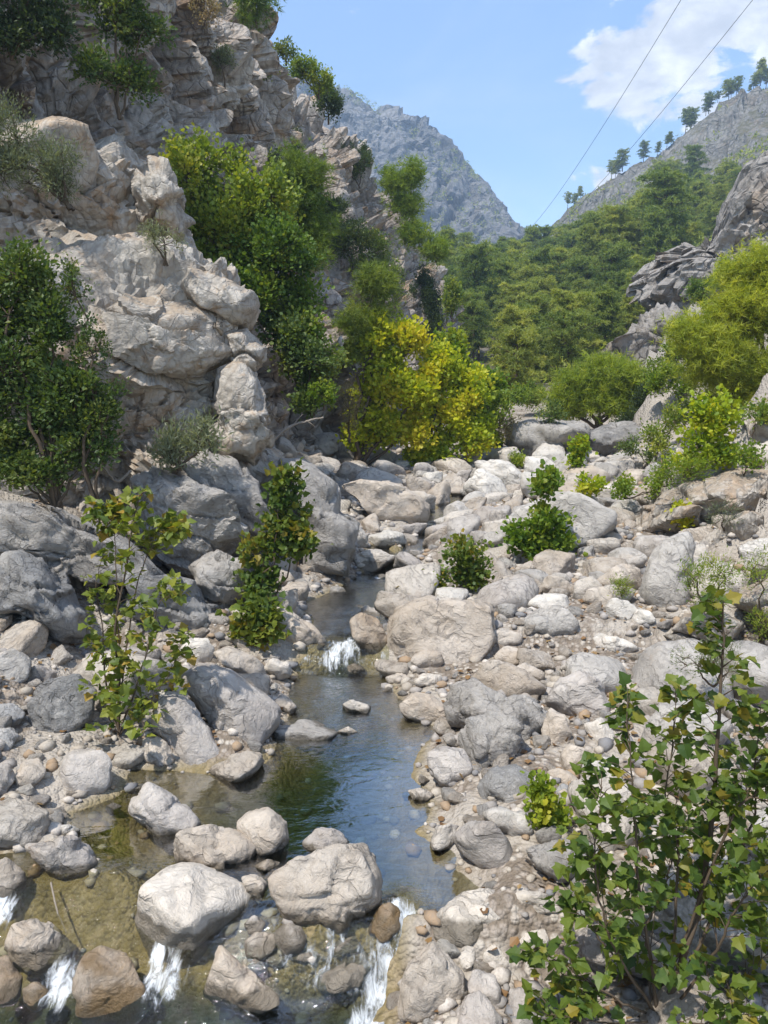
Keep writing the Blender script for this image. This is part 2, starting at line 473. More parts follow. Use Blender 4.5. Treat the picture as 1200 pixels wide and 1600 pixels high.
def water_material():
    m = NT('stream_water')
    tc = m.n('ShaderNodeTexCoord'); P = tc.outputs['Object']
    at = m.n('ShaderNodeAttribute', attribute_name='foam'); ar = m.n('ShaderNodeAttribute', attribute_name='rough')
    mp = m.n('ShaderNodeMapping'); m.l(P, mp.inputs[0]); mp.inputs['Scale'].default_value = (1.0, 1.9, 1.0)
    calm = m.noise(mp.outputs[0], 2.6, 3, 0.5, 0.4)
    rip = m.noise(mp.outputs[0], 9.0, 4, 0.6, 0.9)
    h = m.math('ADD', m.math('MULTIPLY', calm, 0.35), m.math('MULTIPLY', rip, m.math('ADD', m.math('MULTIPLY', ar.outputs['Fac'], 1.3), 0.05)))
    nb = m.bump(h, 0.5, 0.06)
    fr = m.n('ShaderNodeFresnel'); fr.inputs['IOR'].default_value = 1.36; m.l(nb, fr.inputs['Normal'])
    fk = m.n('ShaderNodeMath', operation='MULTIPLY', use_clamp=True); m.l(fr.outputs[0], fk.inputs[0]); m.l(m.map(ar.outputs['Fac'], 0.4, 0.8, 6.5, 1.8), fk.inputs[1])
    gl = m.n('ShaderNodeBsdfGlossy'); gl.inputs['Roughness'].default_value = 0.03; m.l(nb, gl.inputs['Normal'])
    tr = m.n('ShaderNodeBsdfTransparent'); dp = m.n('ShaderNodeAttribute', attribute_name='deep')
    m.l(m.mix(dp.outputs['Fac'], c4(0.84, 0.85, 0.74), c4(0.20, 0.32, 0.34)), tr.inputs['Color'])
    mx = m.n('ShaderNodeMixShader'); m.l(fk.outputs[0], mx.inputs[0]); m.l(tr.outputs[0], mx.inputs[1]); m.l(gl.outputs[0], mx.inputs[2])
    st = m.n('ShaderNodeMapping'); m.l(P, st.inputs[0]); st.inputs['Scale'].default_value = (1.5, 0.5, 0.5)
    fn = m.noise(st.outputs[0], 8, 6, 0.7, 0.8)
    fm = m.map(m.math('ADD', fn, m.math('MULTIPLY', m.math('SUBTRACT', at.outputs['Fac'], 0.80), 0.66)), 0.38, 0.78)
    fm = m.math('MULTIPLY', fm, m.map(at.outputs['Fac'], 0.02, 0.3))
    df = m.bsdf(c4(0.80, 0.84, 0.87), 0.6, m.bump(fn, 0.8, 0.05))
    m2 = m.n('ShaderNodeMixShader'); m.l(fm, m2.inputs[0]); m.l(mx.outputs[0], m2.inputs[1]); m.l(df, m2.inputs[2])
    return m.done(m2.outputs[0])


M_WATER = water_material()


def leaf_material(name, cols, trans=0.4, gloss=0.5, tcol=None):
    m = NT(name)
    at = m.n('ShaderNodeAttribute', attribute_name='rnd'); oi = m.n('ShaderNodeObjectInfo')
    rp = m.n('ShaderNodeValToRGB'); m.l(at.outputs['Fac'], rp.inputs[0])
    e = rp.color_ramp.elements; k = len(cols)
    e[0].color = c4(*cols[0]); e[0].position = 0; e[1].color = c4(*cols[-1]); e[1].position = 1
    for i in range(1, k - 1): x = e.new(i / (k - 1)); x.color = c4(*cols[i])
    hs = m.n('ShaderNodeHueSaturation'); m.l(rp.outputs[0], hs.inputs['Color'])
    m.l(m.map(oi.outputs['Random'], 0, 1, 0.82, 1.18), hs.inputs['Value']); m.l(m.map(oi.outputs['Random'], 0, 1, 0.515, 0.485), hs.inputs['Hue'])
    b = m.bsdf(hs.outputs[0], gloss, None, 0.35)
    t = m.n('ShaderNodeBsdfTranslucent')
    tm = m.mix(1.0, hs.outputs[0], c4(1.5, 1.45, 0.55), 'MULTIPLY'); m.l(tm, t.inputs['Color'])
    mx = m.n('ShaderNodeMixShader'); mx.inputs[0].default_value = trans; m.l(b, mx.inputs[1]); m.l(t.outputs[0], mx.inputs[2])
    return m.done(mx.outputs[0])


L_PLANE = leaf_material('plane_leaf', [(0.065, 0.11, 0.022), (0.105, 0.155, 0.026), (0.145, 0.19, 0.028), (0.195, 0.225, 0.032), (0.3, 0.22, 0.035)], 0.38)
L_YELLOW = leaf_material('autumn_plane_leaf', [(0.14, 0.22, 0.018), (0.23, 0.32, 0.02), (0.32, 0.39, 0.022), (0.4, 0.43, 0.026), (0.45, 0.42, 0.03)], 0.45)
L_LIME = leaf_material('fresh_green_leaf', [(0.097, 0.162, 0.019), (0.162, 0.244, 0.026), (0.227, 0.292, 0.029), (0.324, 0.341, 0.032)], 0.45)
L_EVER = leaf_material('evergreen_leaf', [(0.060, 0.098, 0.033), (0.098, 0.152, 0.040), (0.152, 0.198, 0.046), (0.209, 0.232, 0.051)], 0.38)
L_DARK = leaf_material('dark_shrub_leaf', [(0.036, 0.058, 0.026), (0.058, 0.090, 0.032), (0.088, 0.121, 0.042)], 0.38)
L_OLIVE = leaf_material('olive_grey_leaf', [(0.099, 0.121, 0.072), (0.161, 0.189, 0.117), (0.246, 0.274, 0.180)], 0.38)
L_GREEN = leaf_material('mid_green_leaf', [(0.072, 0.124, 0.026), (0.135, 0.207, 0.032), (0.203, 0.270, 0.036), (0.315, 0.326, 0.045)], 0.38)
L_DRY = leaf_material('dry_grass_leaf', [(0.216, 0.173, 0.086), (0.302, 0.230, 0.115), (0.173, 0.173, 0.072)], 0.25)
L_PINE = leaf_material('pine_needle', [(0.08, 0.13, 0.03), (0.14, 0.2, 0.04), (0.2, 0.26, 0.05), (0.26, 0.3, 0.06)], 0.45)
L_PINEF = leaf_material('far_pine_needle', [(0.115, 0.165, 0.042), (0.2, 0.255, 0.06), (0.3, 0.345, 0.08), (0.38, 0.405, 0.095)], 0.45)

L_BPINE = leaf_material('bright_pine_needle', [(0.14, 0.2, 0.03), (0.23, 0.3, 0.04), (0.31, 0.37, 0.05), (0.37, 0.4, 0.055)], 0.5)


def bark_material(name, a, b):
    m = NT(name); tc = m.n('ShaderNodeTexCoord'); mp = m.n('ShaderNodeMapping'); m.l(tc.outputs['Object'], mp.inputs[0]); mp.inputs['Scale'].default_value = (1, 1, 0.25)
    n = m.noise(mp.outputs[0], 18, 6, 0.7)
    return m.done(m.bsdf(m.mix(n, c4(*a), c4(*b)), 0.9, m.bump(n, 0.8, 0.02), 0.2))


M_BARK = bark_material('sapling_bark', (0.06, 0.042, 0.028), (0.15, 0.115, 0.08))
M_PBARK = bark_material('pine_bark', (0.065, 0.042, 0.03), (0.16, 0.11, 0.08))
M_DEAD = bark_material('weathered_wood', (0.16, 0.13, 0.10), (0.34, 0.30, 0.25))
m_ = NT('cable_metal'); M_CABLE = m_.done(m_.bsdf(c4(0.05, 0.055, 0.06), 0.5))

# ------------------------------------------------------------------ stream levels and ground shape
def water_level(x, y):
    x = np.asarray(x, float); y = np.asarray(y, float)
    ye = np.where(x < -1.2, 7.6, 6.85); wd = np.where(x < -1.2, 1.9, 0.5)
    s = smooth((x + 1.9) / 1.4); ye = 7.7 * (1 - s) + 6.85 * s; wd = 2.0 * (1 - s) + 0.5 * s
    z = -0.6 * smooth((ye - y) / wd)
    z = z + 0.42 * smooth((y - 13.35) / 0.55) + 0.30 * smooth((y - 19.6) / 0.8)
    z = z + 0.055 * np.maximum(0, y - 21) + 0.07 * np.maximum(0, y - 48)
    return z


MAIN = [(640, 1432), (700, 1425), (738, 1390), (700, 1340), (668, 1300), (682, 1260), (655, 1215), (668, 1170), (694, 1140), (640, 1120), (622, 1080),
        (600, 1050), (570, 1022), (505, 1025), (455, 1050), (455, 1110), (432, 1160), (390, 1195), (345, 1200), (290, 1200), (200, 1200), (175, 1240),
        (105, 1270), (110, 1310), (160, 1370), (60, 1400), (30, 1440), (230, 1460), (420, 1450), (600, 1450)]
LOWER = [(-200, 1420), (30, 1395), (230, 1420), (420, 1470), (480, 1495), (590, 1455), (655, 1455), (640, 1500), (620, 1600), (630, 1900), (-600, 1900), (-400, 1600)]
UPPER = [(505, 1030), (480, 985), (470, 945), (520, 920), (560, 900), (575, 870), (610, 868), (650, 905), (630, 935), (600, 965), (600, 1020), (570, 1035)]


def poly_world(pts, lv):
    return np.array([at_z(a, b, lv)[:2] for a, b in pts])


POLYS = [poly_world(MAIN, 0.0), poly_world(LOWER, -0.5), poly_world(UPPER, 0.42)]
_ch = [(590, 880, 0.75), (640, 852, 0.95), (678, 818, 1.1), (690, 792, 1.3), (715, 765, 1.5), (760, 738, 1.8)]
CHAN = np.array([at_z(a, b, z)[:2] for a, b, z in _ch])


def poly_sdf(x, y, P):
    d2 = np.full(x.shape, 1e9); inside = np.zeros(x.shape, bool)
    n = len(P)
    for i in range(n):
        a, b = P[i], P[(i + 1) % n]; e = b - a
        t = np.clip(((x - a[0]) * e[0] + (y - a[1]) * e[1]) / (e @ e + 1e-12), 0, 1)
        d2 = np.minimum(d2, (x - a[0] - t * e[0]) ** 2 + (y - a[1] - t * e[1]) ** 2)
        c = ((a[1] > y) != (b[1] > y)) & (x < (b[0] - a[0]) * (y - a[1]) / (b[1] - a[1] + 1e-12) + a[0])
        inside ^= c
    return np.where(inside, -1, 1) * np.sqrt(d2)


def chan_sdf(x, y):
    d = np.full(x.shape, 1e9)
    for i in range(len(CHAN) - 1):
        a, b = CHAN[i], CHAN[i + 1]; e = b - a
        t = np.clip(((x - a[0]) * e[0] + (y - a[1]) * e[1]) / (e @ e), 0, 1)
        d = np.minimum(d, np.hypot(x - a[0] - t * e[0], y - a[1] - t * e[1]) - 0.52)
    return d


def stream_sdf(x, y):
    x = np.asarray(x, float); y = np.asarray(y, float)
    d = chan_sdf(x, y)
    for P in POLYS: d = np.minimum(d, poly_sdf(x, y, P))
    return d


XR = ([0, 6, 10, 16, 22, 30, 40, 60, 90], [7.5, 6.5, 6.5, 7.0, 7.6, 9.5, 12, 17, 24])
XL = ([0, 8, 14, 18, 24, 32, 40, 60, 90], [-5.0, -4.8, -5.0, -4.2, -3.6, -2.6, -1.0, 5.0, 9.0])


def ground_z(x, y, detail=True):
    x = np.asarray(x, float); y = np.asarray(y, float); sh = x.shape
    x = x.ravel(); y = y.ravel()
    sd = stream_sdf(x, y); w = water_level(x, y)
    out = 0.05 + 0.20 * smooth(sd / 0.5) + 0.055 * np.clip(sd, 0, 12)
    ins = -0.38 * smooth(-sd / 0.7) - 0.04
    z = w + np.where(sd > 0, out, 0.05 + ins * smooth(-sd / 0.1))
    xr = np.interp(y, *XR); xl = np.interp(y, *XL)
    z = z + 0.62 * np.maximum(0, x - xr) ** 1.06
    z = z + 0.50 * np.maximum(0, xl - x)
    if detail:
        p = np.stack([x, y, 0 * x], 1)
        z = z + 0.07 * fbm(p * 1.1, 3, 3)
        z = z + smooth((x - xr) / 1.5) * (0.75 * crag(p, 2.6, 71, (1, 1, 1), 1.2, 0.2) + 0.65 * crag(p, 0.9, 72, (1, 1, 1), 1.2, 0.3))
    return z.reshape(sh)


def on_ground(px, py, water=True):
    """where the ray through a pixel meets the ground (or the water over it)"""
    d = ray(px, py); t = np.concatenate([np.linspace(3.0, 30, 700), np.linspace(30, 95, 500)])
    P = CAM + d[None] * t[:, None]
    g = ground_z(P[:, 0], P[:, 1], False)
    if water: g = np.maximum(g, np.where(stream_sdf(P[:, 0], P[:, 1]) < 0, water_level(P[:, 0], P[:, 1]), -9))
    k = np.argmax(P[:, 2] < g)
    return P[k] if P[k, 2] < g[k] else P[-1]


def build_ground():
    ys = [-14.0]
    while ys[-1] < 74: ys.append(ys[-1] + (0.5 if ys[-1] < 4 else 0.055 + max(0, ys[-1] - 6) * 0.0105))
    ys = np.array(ys)
    t = np.linspace(-1, 1, 300); xs = 2 + 8 * t + 22 * t ** 3
    X, Y = np.meshgrid(xs, ys, indexing='ij')
    Z = ground_z(X, Y)
    sd = stream_sdf(X.ravel(), Y.ravel()); xr = np.interp(Y.ravel(), *XR)
    V = np.stack([X, Y, Z], 2).reshape(-1, 3)
    me = build_mesh('ground', V, grid_faces(len(xs), len(ys)), True,
                    {'wet': smooth((0.12 - sd) / 0.25), 'rocky': smooth((X.ravel() - xr) / 1.2) * 0.95})
    tag(link('ground', me, M_GROUND), kind='structure')


build_ground()

FALLS = [(540, 1020, 0.25, 1.0), (520, 1045, 0.02, 0.6), (600, 1560, -0.6, 0.75), (625, 1480, -0.4, 0.55), (580, 1600, -0.6, 0.7), (95, 1560, -0.55, 0.6), (260, 1560, -0.6, 0.7),
         (250, 1520, -0.5, 0.4), (590, 885, 0.7, 0.45), (675, 815, 1.1, 0.7), (5, 1460, -0.4, 0.5)]


def build_water():
    ys = np.concatenate([np.arange(2.0, 16, 0.05), np.arange(16, 40, 0.12)]); xs = np.concatenate([np.arange(-7.5, 2.5, 0.06), np.arange(2.5, 6.5, 0.12)])
    X, Y = np.meshgrid(xs, ys, indexing='ij'); x = X.ravel(); y = Y.ravel()
    sd = stream_sdf(x, y)
    z = water_level(x, y) + 0.008
    foam = np.zeros_like(x)
    for a, b, zz, r in FALLS:
        q = at_z(a, b, zz); foam = np.maximum(foam, np.exp(-((x - q[0]) ** 2 + ((y - q[1]) / 1.25) ** 2) / (r * 0.45) ** 2))
    slope = np.abs(water_level(x, y + 0.05) - water_level(x, y - 0.05)) / 0.1
    left = smooth((-1.2 - x) / 1.0) * smooth((7.9 - y) / 0.6)
    foam = np.maximum(foam, 0.68 * smooth((slope - 0.55) / 0.6)); foam = np.maximum(foam, 0.2 * left)
    rough = np.clip(foam * 1.2 + 0.75 * left + 0.36 * smooth((y - 9.5) / 2.0) + 0.4 * smooth((6.9 - y) / 0.5), 0, 1)
    p = np.stack([x, y, 0 * x], 1)
    z = z + rough * 0.028 * fbm(p * np.array([3.2, 2.2, 1]), 3, 8) + foam * 0.05 * fbm(p * 7, 2, 9)
    keep = sd < 0.35
    deep = np.maximum(smooth((-sd - 0.25) / 0.8) * smooth((y - 6.9) / 0.5) * smooth((x + 2.6) / 1.2), 0.8 * smooth((6.6 - y) / 0.4))
    Fq = grid_faces(len(xs), len(ys)); Fq = Fq[keep[Fq].all(1)]
    used = np.unique(Fq); rm = -np.ones(len(x), int); rm[used] = np.arange(len(used))
    V = np.stack([x, y, z], 1)[used]
    me = build_mesh('water', V, rm[Fq], True, {'foam': foam[used], 'rough': rough[used], 'deep': deep[used]})
    tag(link('water', me, M_WATER), kind='structure')


build_water()

# ------------------------------------------------------------------ left valley wall (loft of cross-sections)
# (y, [(x, z) up the section])
LEFT_WALL = [
    (-30, [(-16, 0), (-20, 10), (-23, 18), (-27, 26), (-48, 34)]),
    (2, [(-13, 0), (-16, 10), (-18, 18), (-21, 26), (-42, 34)]),
    (12, [(-11.5, 0), (-14, 10), (-16, 19), (-18, 26), (-38, 34)]),
    (20, [(-9.5, 0.5), (-11.5, 9), (-13, 16), (-15, 24), (-34, 32)]),
    (26, [(-6.5, 1), (-8.6, 9), (-9.8, 15), (-11.6, 23), (-30, 31)]),
    (32, [(-3.6, 1.5), (-6.2, 9), (-8.3, 16), (-10.2, 24), (-27, 31)]),
    (38, [(-1.2, 2), (-4.0, 9), (-6.4, 16), (-8.4, 25), (-25, 31)]),
    (44, [(1.0, 2.2), (-2.2, 9), (-4.8, 17), (-7.4, 26.4), (-26, 33)]),
    (52, [(2.6, 3), (-0.8, 10), (-4.4, 17.5), (-7.4, 24.5), (-28, 30)]),
    (60, [(6.0, 4), (2.6, 11), (-1.6, 18), (-6.4, 25), (-28, 32)]),
    (68, [(9.6, 5), (5.6, 12.4), (1.2, 19.5), (-4.6, 27), (-28, 34)]),
    (76, [(9.5, 6), (5.0, 12), (0.5, 19), (-6, 26.5), (-30, 34)]),
    (95, [(4, 8), (-1, 14), (-6, 22), (-14, 30), (-40, 44)]),
    (130, [(-14, 14), (-20, 20), (-26, 28), (-36, 36), (-60, 50)]),
]


def catmull(K, t):
    K = np.asarray(K, float); n = len(K); t = np.clip(t, 0, n - 1 - 1e-9); i = t.astype(int); f = (t - i)[:, None]
    g = lambda j: K[np.clip(j, 0, n - 1)].reshape(len(i), -1)
    a, b, c, d = g(i - 1), g(i), g(i + 1), g(i + 2)
    return 0.5 * (2 * b + (c - a) * f + (2 * a - 5 * b + 4 * c - d) * f ** 2 + (3 * b - a - 3 * c + d) * f ** 3)


def build_left_wall():
    yk = np.array([s[0] for s in LEFT_WALL], float)
    S = np.array([s[1] for s in LEFT_WALL], float)                  # stations x 5 x 2
    ys = np.concatenate([np.arange(-30, 8, 1.5), np.arange(8, 24, 0.30), np.arange(24, 56, 0.17), np.arange(56, 78, 0.22), np.arange(78, 130, 1.0)])
    tt = np.interp(ys, yk, np.arange(len(yk)))
    Sec = catmull(S.reshape(len(yk), -1), tt).reshape(len(ys), 5, 2)
    v = np.concatenate([np.linspace(0, 3, 190), np.linspace(3.03, 4, 24)])
    V = np.zeros((len(ys), len(v), 3))
    for i in range(len(ys)):
        q = catmull(Sec[i], v); V[i, :, 0] = q[:, 0]; V[i, :, 2] = q[:, 1]; V[i, :, 1] = ys[i]
    V[:, 0, 2] -= 3
    P = V.reshape(-1, 3)
    Nn = np.cross(np.gradient(V, axis=0), np.gradient(V, axis=1)).reshape(-1, 3)
    Nn /= np.linalg.norm(Nn, axis=1)[:, None] + 1e-9
    Nn *= np.sign(Nn[:, :1] + 0.4 * Nn[:, 2:3] + 1e-6)
    d = 0.8 * fbm(P / 9.0, 3, 30) - 0.6 + 0.42 * crag(P, 4.2, 31, (1, 0.8, 0.6)) + 0.70 * crag(P, 1.7, 32, (1, 1, 0.6), 1.5, 0.35) + 0.6 * crag(P, 0.8, 33, (1, 1, 0.7), 1.4, 0.35)
    # ledges
    d = d + 0.35 * np.sin(P[:, 2] * 0.9 + 0.25 * P[:, 1] + 2 * fbm(P / 5, 2, 34))
    # a hollow under the bushes where the rock is stained
    hol = np.exp(-(((P[:, 1] - 27.5) / 3.0) ** 2 + ((P[:, 2] - 13.5) / 3.4) ** 2))
    P = P + Nn * (d - 1.6 * hol)[:, None]
    me = build_mesh('cliff', P, grid_faces(len(ys), len(v)), False)
    tag(link('cliff', me, M_CLIFF), kind='structure')


build_left_wall()

# ------------------------------------------------------------------ far hillside, right mountain, distant mountain
def far_pts():
    L = []
    for px, py, d in [(740, 640, 66), (800, 615, 78), (790, 575, 95), (745, 560, 100), (720, 520, 125), (760, 470, 180), (705, 460, 180), (820, 425, 240), (870, 400, 270),
                      (900, 385, 300), (862, 374, 440), (900, 322, 420), (960, 278, 400), (1020, 245, 385), (1090, 208, 365), (1200, 150, 350), (1400, 60, 330), (1000, 345, 270),
                      (1100, 310, 230), (1220, 300, 190), (900, 480, 140), (1000, 440, 140), (1100, 420, 115), (1280, 400, 110), (900, 560, 95), (1000, 560, 76), (1200, 500, 70),
                      (860, 640, 64), (1000, 650, 58), (1180, 600, 52), (1400, 520, 60), (950, 330, 350), (1100, 255, 310), (780, 410, 330)]:
        q = at_y(px, py, d); L.append((q[0], q[1], q[2]))
    L += [(95, 540, 55), (200, 500, 85), (360, 460, 130), (300, 250, 140), (200, 120, 85), (120, 60, 55), (70, 45, 36), (45, 40, 20), (0, 66, 3), (14, 60, 4.2), (30, 48, 9), (-20, 110, 18), (-60, 160, 50), (-40, 300, 40), (-120, 260, 90),
          (20, 300, 42), (40, 420, 50), (-60, 480, 50), (-200, 480, 120)]
    return L


far_h = rbf(far_pts())


def far_z(x, y, detail=True):
    x = np.asarray(x, float); y = np.asarray(y, float); z = far_h(x, y)
    if detail:
        p = np.stack([x.ravel(), y.ravel(), z.ravel()], 1)
        k = smooth((y.ravel() - 60) / 60)
        px, py = project(p)
        bare = smooth((470 - py) / 160) * smooth((px - 780) / 120)
        d = k * (2.6 * fbm(p / 40, 4, 40) + (0.6 + 1.0 * bare) * crag(p, 7, 41, (1, 1, 0.25)) / 4 + (0.6 + 0.9 * bare) * crag(p, 22, 42, (1, 0.7, 0.2)) / 5)
        z = z + d.reshape(z.shape)
    return z


def far_hit(px, py, d0=60, d1=460):
    dr = ray(px, py); y = np.linspace(d0, d1, 900); P = CAM + dr[None] * (y / dr[1])[:, None]
    g = far_z(P[:, 0], P[:, 1], False); b = P[:, 2] < g
    return P[np.argmax(b)] if b.any() else None


def build_far():
    ys = [46.0]
    while ys[-1] < 620: ys.append(ys[-1] * 1.0085 + 0.05)
    ys = np.array(ys); ts = np.linspace(-0.75, 1.25, 300)
    Y = np.repeat(ys[None], len(ts), 0); X = ts[:, None] * (ys[None] * 0.62 + 25) + 8
    Z = far_z(X, Y)
    Z = Z - 2.5 * smooth((58 - Y) / 10) * smooth((30 - X) / 8)
    V = np.stack([X, Y, Z], 2).reshape(-1, 3)
    tag(link('hillside', build_mesh('hillside', V, grid_faces(len(ts), len(ys)), False), M_HILL), kind='structure')


build_far()


def build_mountain():
    K = []
    for px, py, d in [(300, 150, 760), (420, 120, 770), (545, 138, 780), (600, 175, 770), (660, 202, 760), (720, 243, 745), (770, 312, 730), (800, 355, 720), (835, 420, 715), (880, 470, 700)]:
        q = at_y(px, py, d); K.append(tuple(q))
        K.append((q[0] - 10, q[1] + 200, q[2] * 0.55)); K.append((q[0] + 8, q[1] - 75, q[2] * 0.64)); K.append((q[0] + 15, q[1] - 170, q[2] * 0.27))
    K += [(-700, 800, 330), (-700, 600, 150), (-700, 1000, 200), (500, 700, 80), (500, 900, 90), (300, 560, 40), (-300, 520, 40), (0, 530, 30)]
    f = rbf(K)
    xs = np.linspace(-520, 420, 330); ys = np.concatenate([np.linspace(530, 800, 190), np.linspace(805, 1000, 30)])
    X, Y = np.meshgrid(xs, ys, indexing='ij'); Z = f(X, Y)
    p = np.stack([X, Y, Z], 2).reshape(-1, 3)
    d = 9 * fbm(p / 90, 4, 60) + 0.33 * crag(p, 42, 61, (1, 0.7, 0.45)) + 0.4 * crag(p, 16, 62, (1, 1, 0.5)) + 0.3 * crag(p, 7, 63, (1, 1, 0.6))
    gx, gy = np.gradient(Z, xs, ys)
    n = np.stack([-gx.ravel(), -gy.ravel(), np.ones(gx.size)], 1); n /= np.linalg.norm(n, axis=1)[:, None]
    tag(link('mountain', build_mesh('mountain', p + n * d[:, None], grid_faces(len(xs), len(ys)), False), M_MOUNT), kind='structure')
    return f


mount_h = build_mountain()


# ------------------------------------------------------------------ boulders
TAN = (0.45, 0.375, 0.295); PALE = (0.56, 0.50, 0.425); GREY = (0.36, 0.335, 0.305); BLUE = (0.265, 0.265, 0.265); LILAC = (0.42, 0.375, 0.335)
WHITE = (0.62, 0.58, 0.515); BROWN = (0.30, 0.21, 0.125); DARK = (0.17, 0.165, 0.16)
GREY_PALE = (0.45, 0.42, 0.38)
PLACED = []           # (x, y, radius) of what already lies on the ground


def wet_line(x, y):
    """level of the water a rock stands in, or far below for a dry one"""
    sd = stream_sdf(np.array([x]), np.array([y]))[0]
    return float(water_level(x, y)) if sd < 0.35 else -99.0


def faceted(D, seed, planes=11, k=9.0, lo=0.72, hi=1.05):
    """radius of a rounded convex block in each direction of D"""
    g = np.random.default_rng(seed)
    n = g.normal(size=(planes, 3)); n = np.concatenate([n, np.eye(3), -np.eye(3)]); n /= np.linalg.norm(n, axis=1)[:, None]
    n[planes:] += g.normal(size=(6, 3)) * 0.28; n /= np.linalg.norm(n, axis=1)[:, None]
    d = g.uniform(lo, hi, len(n))
    t = np.maximum(D @ n.T, 0) / d[None]
    return (t ** k).sum(1) ** (-1.0 / k)


def outline_radius(poly, th):
    """distance from the centre to a closed outline in each direction th"""
    P = np.asarray(poly, float); n = len(P); r = np.zeros(len(th))
    c, s = np.cos(th), np.sin(th)
    for i in range(n):
        a, b = P[i], P[(i + 1) % n]; e = b - a
        den = c * e[1] - s * e[0]
        den = np.where(np.abs(den) < 1e-9, 1e-9, den)
        t = (a[0] * e[1] - a[1] * e[0]) / den; u = (a[0] * s - a[1] * c) / den
        r = np.where((t > 0) & (u >= -1e-6) & (u <= 1 + 1e-6), np.maximum(r, t), r)
    return np.maximum(r, 1e-3)


def smooth_outline(poly):
    Q = np.asarray(poly, float)
    for _ in range(2):
        Q = np.concatenate([[0.88 * a + 0.12 * b, 0.12 * a + 0.88 * b] for a, b in zip(Q, np.roll(Q, -1, 0))])
    return Q


def traced_rock(name, poly, depth=None, strata=0.0, flat=False, thick=0.8, seed=1, sub=5, mat=None, color=TAN, rough=1.0, contact=None, sink=0.12, k=13.0, lo=0.66, crag_sizes=None, box=False, edge=0.9):
    """a solid rock whose outline, seen from the path, is poly (pixels); it stands where its foot meets the ground"""
    P = np.asarray(poly, float)
    if not box: P = smooth_outline(P)
    x0, y0 = P.min(0); x1, y1 = P.max(0); cx, cyy = (x0 + x1) / 2, (y0 + y1) / 2
    if depth is None:
        foot = on_ground(cx, y1 - 0.06 * (y1 - y0) if contact is None else contact)
        w = (foot - CAM) @ FWD
        w = w + 0.36 * thick * (x1 - x0) / F * w
    else: w = depth * math.cos(_p) if False else depth
    C = CAM + ray(cx, cyy) * w
    # outline in metres in the plane across the line of sight
    vd = ray(cx, cyy); vd = vd / np.linalg.norm(vd)
    rt = np.cross(vd, [0, 0, 1]); rt /= np.linalg.norm(rt); up = np.cross(rt, vd)
    dist = np.linalg.norm(C - CAM)
    O = []
    for a, b in P:
        r_ = ray(a, b); r_ = r_ / (r_ @ vd) * dist
        O.append(((r_ @ rt), (r_ @ up)))
    O = np.array(O); O -= (O.max(0) + O.min(0)) / 2
    D, Fc = ico(sub)
    g = np.random.default_rng(seed)
    f = faceted(D, seed, k=k, lo=lo)
    th = np.arctan2(D[:, 1], D[:, 0])
    eq = np.stack([np.cos(th), np.sin(th), 0 * th], 1)
    fe = faceted(eq, seed, k=k, lo=lo)
    rr = outline_radius(O, th)
    s = np.sqrt(D[:, 0] ** 2 + D[:, 1] ** 2)
    # in-plane part follows the outline; depth follows the block
    T = thick * 0.5 * (O[:, 0].max() - O[:, 0].min()) if thick > 0 else -thick
    pl = (f / fe) * rr * s
    pl = np.minimum(pl, rr)
    px_, py_, pz = pl * np.cos(th), pl * np.sin(th), D[:, 2] * f * T
    W = px_[:, None] * rt + py_[:, None] * up + pz[:, None] * vd
    size = max(O.max(0) - O.min(0))
    nrm = W / (np.linalg.norm(W, axis=1)[:, None] + 1e-9)
    q = W + seed * 7.7
    if crag_sizes is None: crag_sizes = [(size * 0.42, 0.10), (size * 0.17, 0.13)]
    d = rough * 0.022 * size * fbm(q / size * 2.6, 3, seed)
    for cs, am in crag_sizes: d = d + rough * am * crag(q, cs, seed + 5, (1, 1, 1.2), 0.9, 0.12)
    d = d + rough * 0.010 * size * fbm(q / size * 11, 2, seed + 3)
    if strata:
        u = (q[:, 2] + 0.28 * q[:, 0] + 0.15 * q[:, 1]) / strata + 0.5 * fbm(q / (strata * 2.2), 3, seed + 9); fr_ = u - np.floor(u)
        d = d + strata * 0.36 * (fr_ - 0.5) * (0.4 + 0.6 * _hash(np.floor(u).astype(np.int64), np.floor(u).astype(np.int64) * 0, np.floor(u).astype(np.int64) * 0, seed)) - strata * 0.16 * np.clip(1 - fr_ / 0.10, 0, 1)
    W = W + nrm * (d * edge)[:, None]
    # bury the foot
    low = np.maximum(0, -W[:, 2] / (np.abs(W[:, 2]).max() + 1e-9)); W[:, 2] -= sink * size * low ** 2
    me = build_mesh(name, W, Fc, not flat)
    o = link(name, me, mat or M_BOULDER, loc=C)
    o.color = (*[float(c) for c in (np.array(color) * g.uniform(0.84, 1.08))], 1)
    o['water_line'] = wet_line(C[0], C[1])
    PLACED.append((C[0], C[1], 0.42 * (O[:, 0].max() - O[:, 0].min())))
    return o


def box_poly(x0, y0, x1, y1, seed):
    g = np.random.default_rng(seed * 13 + 5); t = np.linspace(0, 2 * math.pi, 11)[:-1] + g.uniform(-0.2, 0.2, 10)
    e = g.uniform(2.2, 3.6)
    r = (np.abs(np.cos(t)) ** e + np.abs(np.sin(t)) ** e) ** (-1 / e) * g.uniform(0.86, 1.05, 10)
    P = np.stack([r * np.cos(t), r * np.sin(t)], 1); P /= np.abs(P).max(0)
    return np.stack([(x0 + x1) / 2 + P[:, 0] * (x1 - x0) / 2, (y0 + y1) / 2 + P[:, 1] * (y1 - y0) / 2], 1)


def z7(pts): return [(x / 2, 1150 + y / 2) for x, y in pts]
def z8(pts): return [(600 + x / 2, 1150 + y / 2) for x, y in pts]
def z6(pts): return [(600 + x / 2, 800 + y / 2) for x, y in pts]
def z5(pts): return [(x / 2, 800 + y / 2) for x, y in pts]
def z4(pts): return [(600 + x / 2, 400 + y / 2) for x, y in pts]
def z3(pts): return [(x / 2, 400 + y / 2) for x, y in pts]


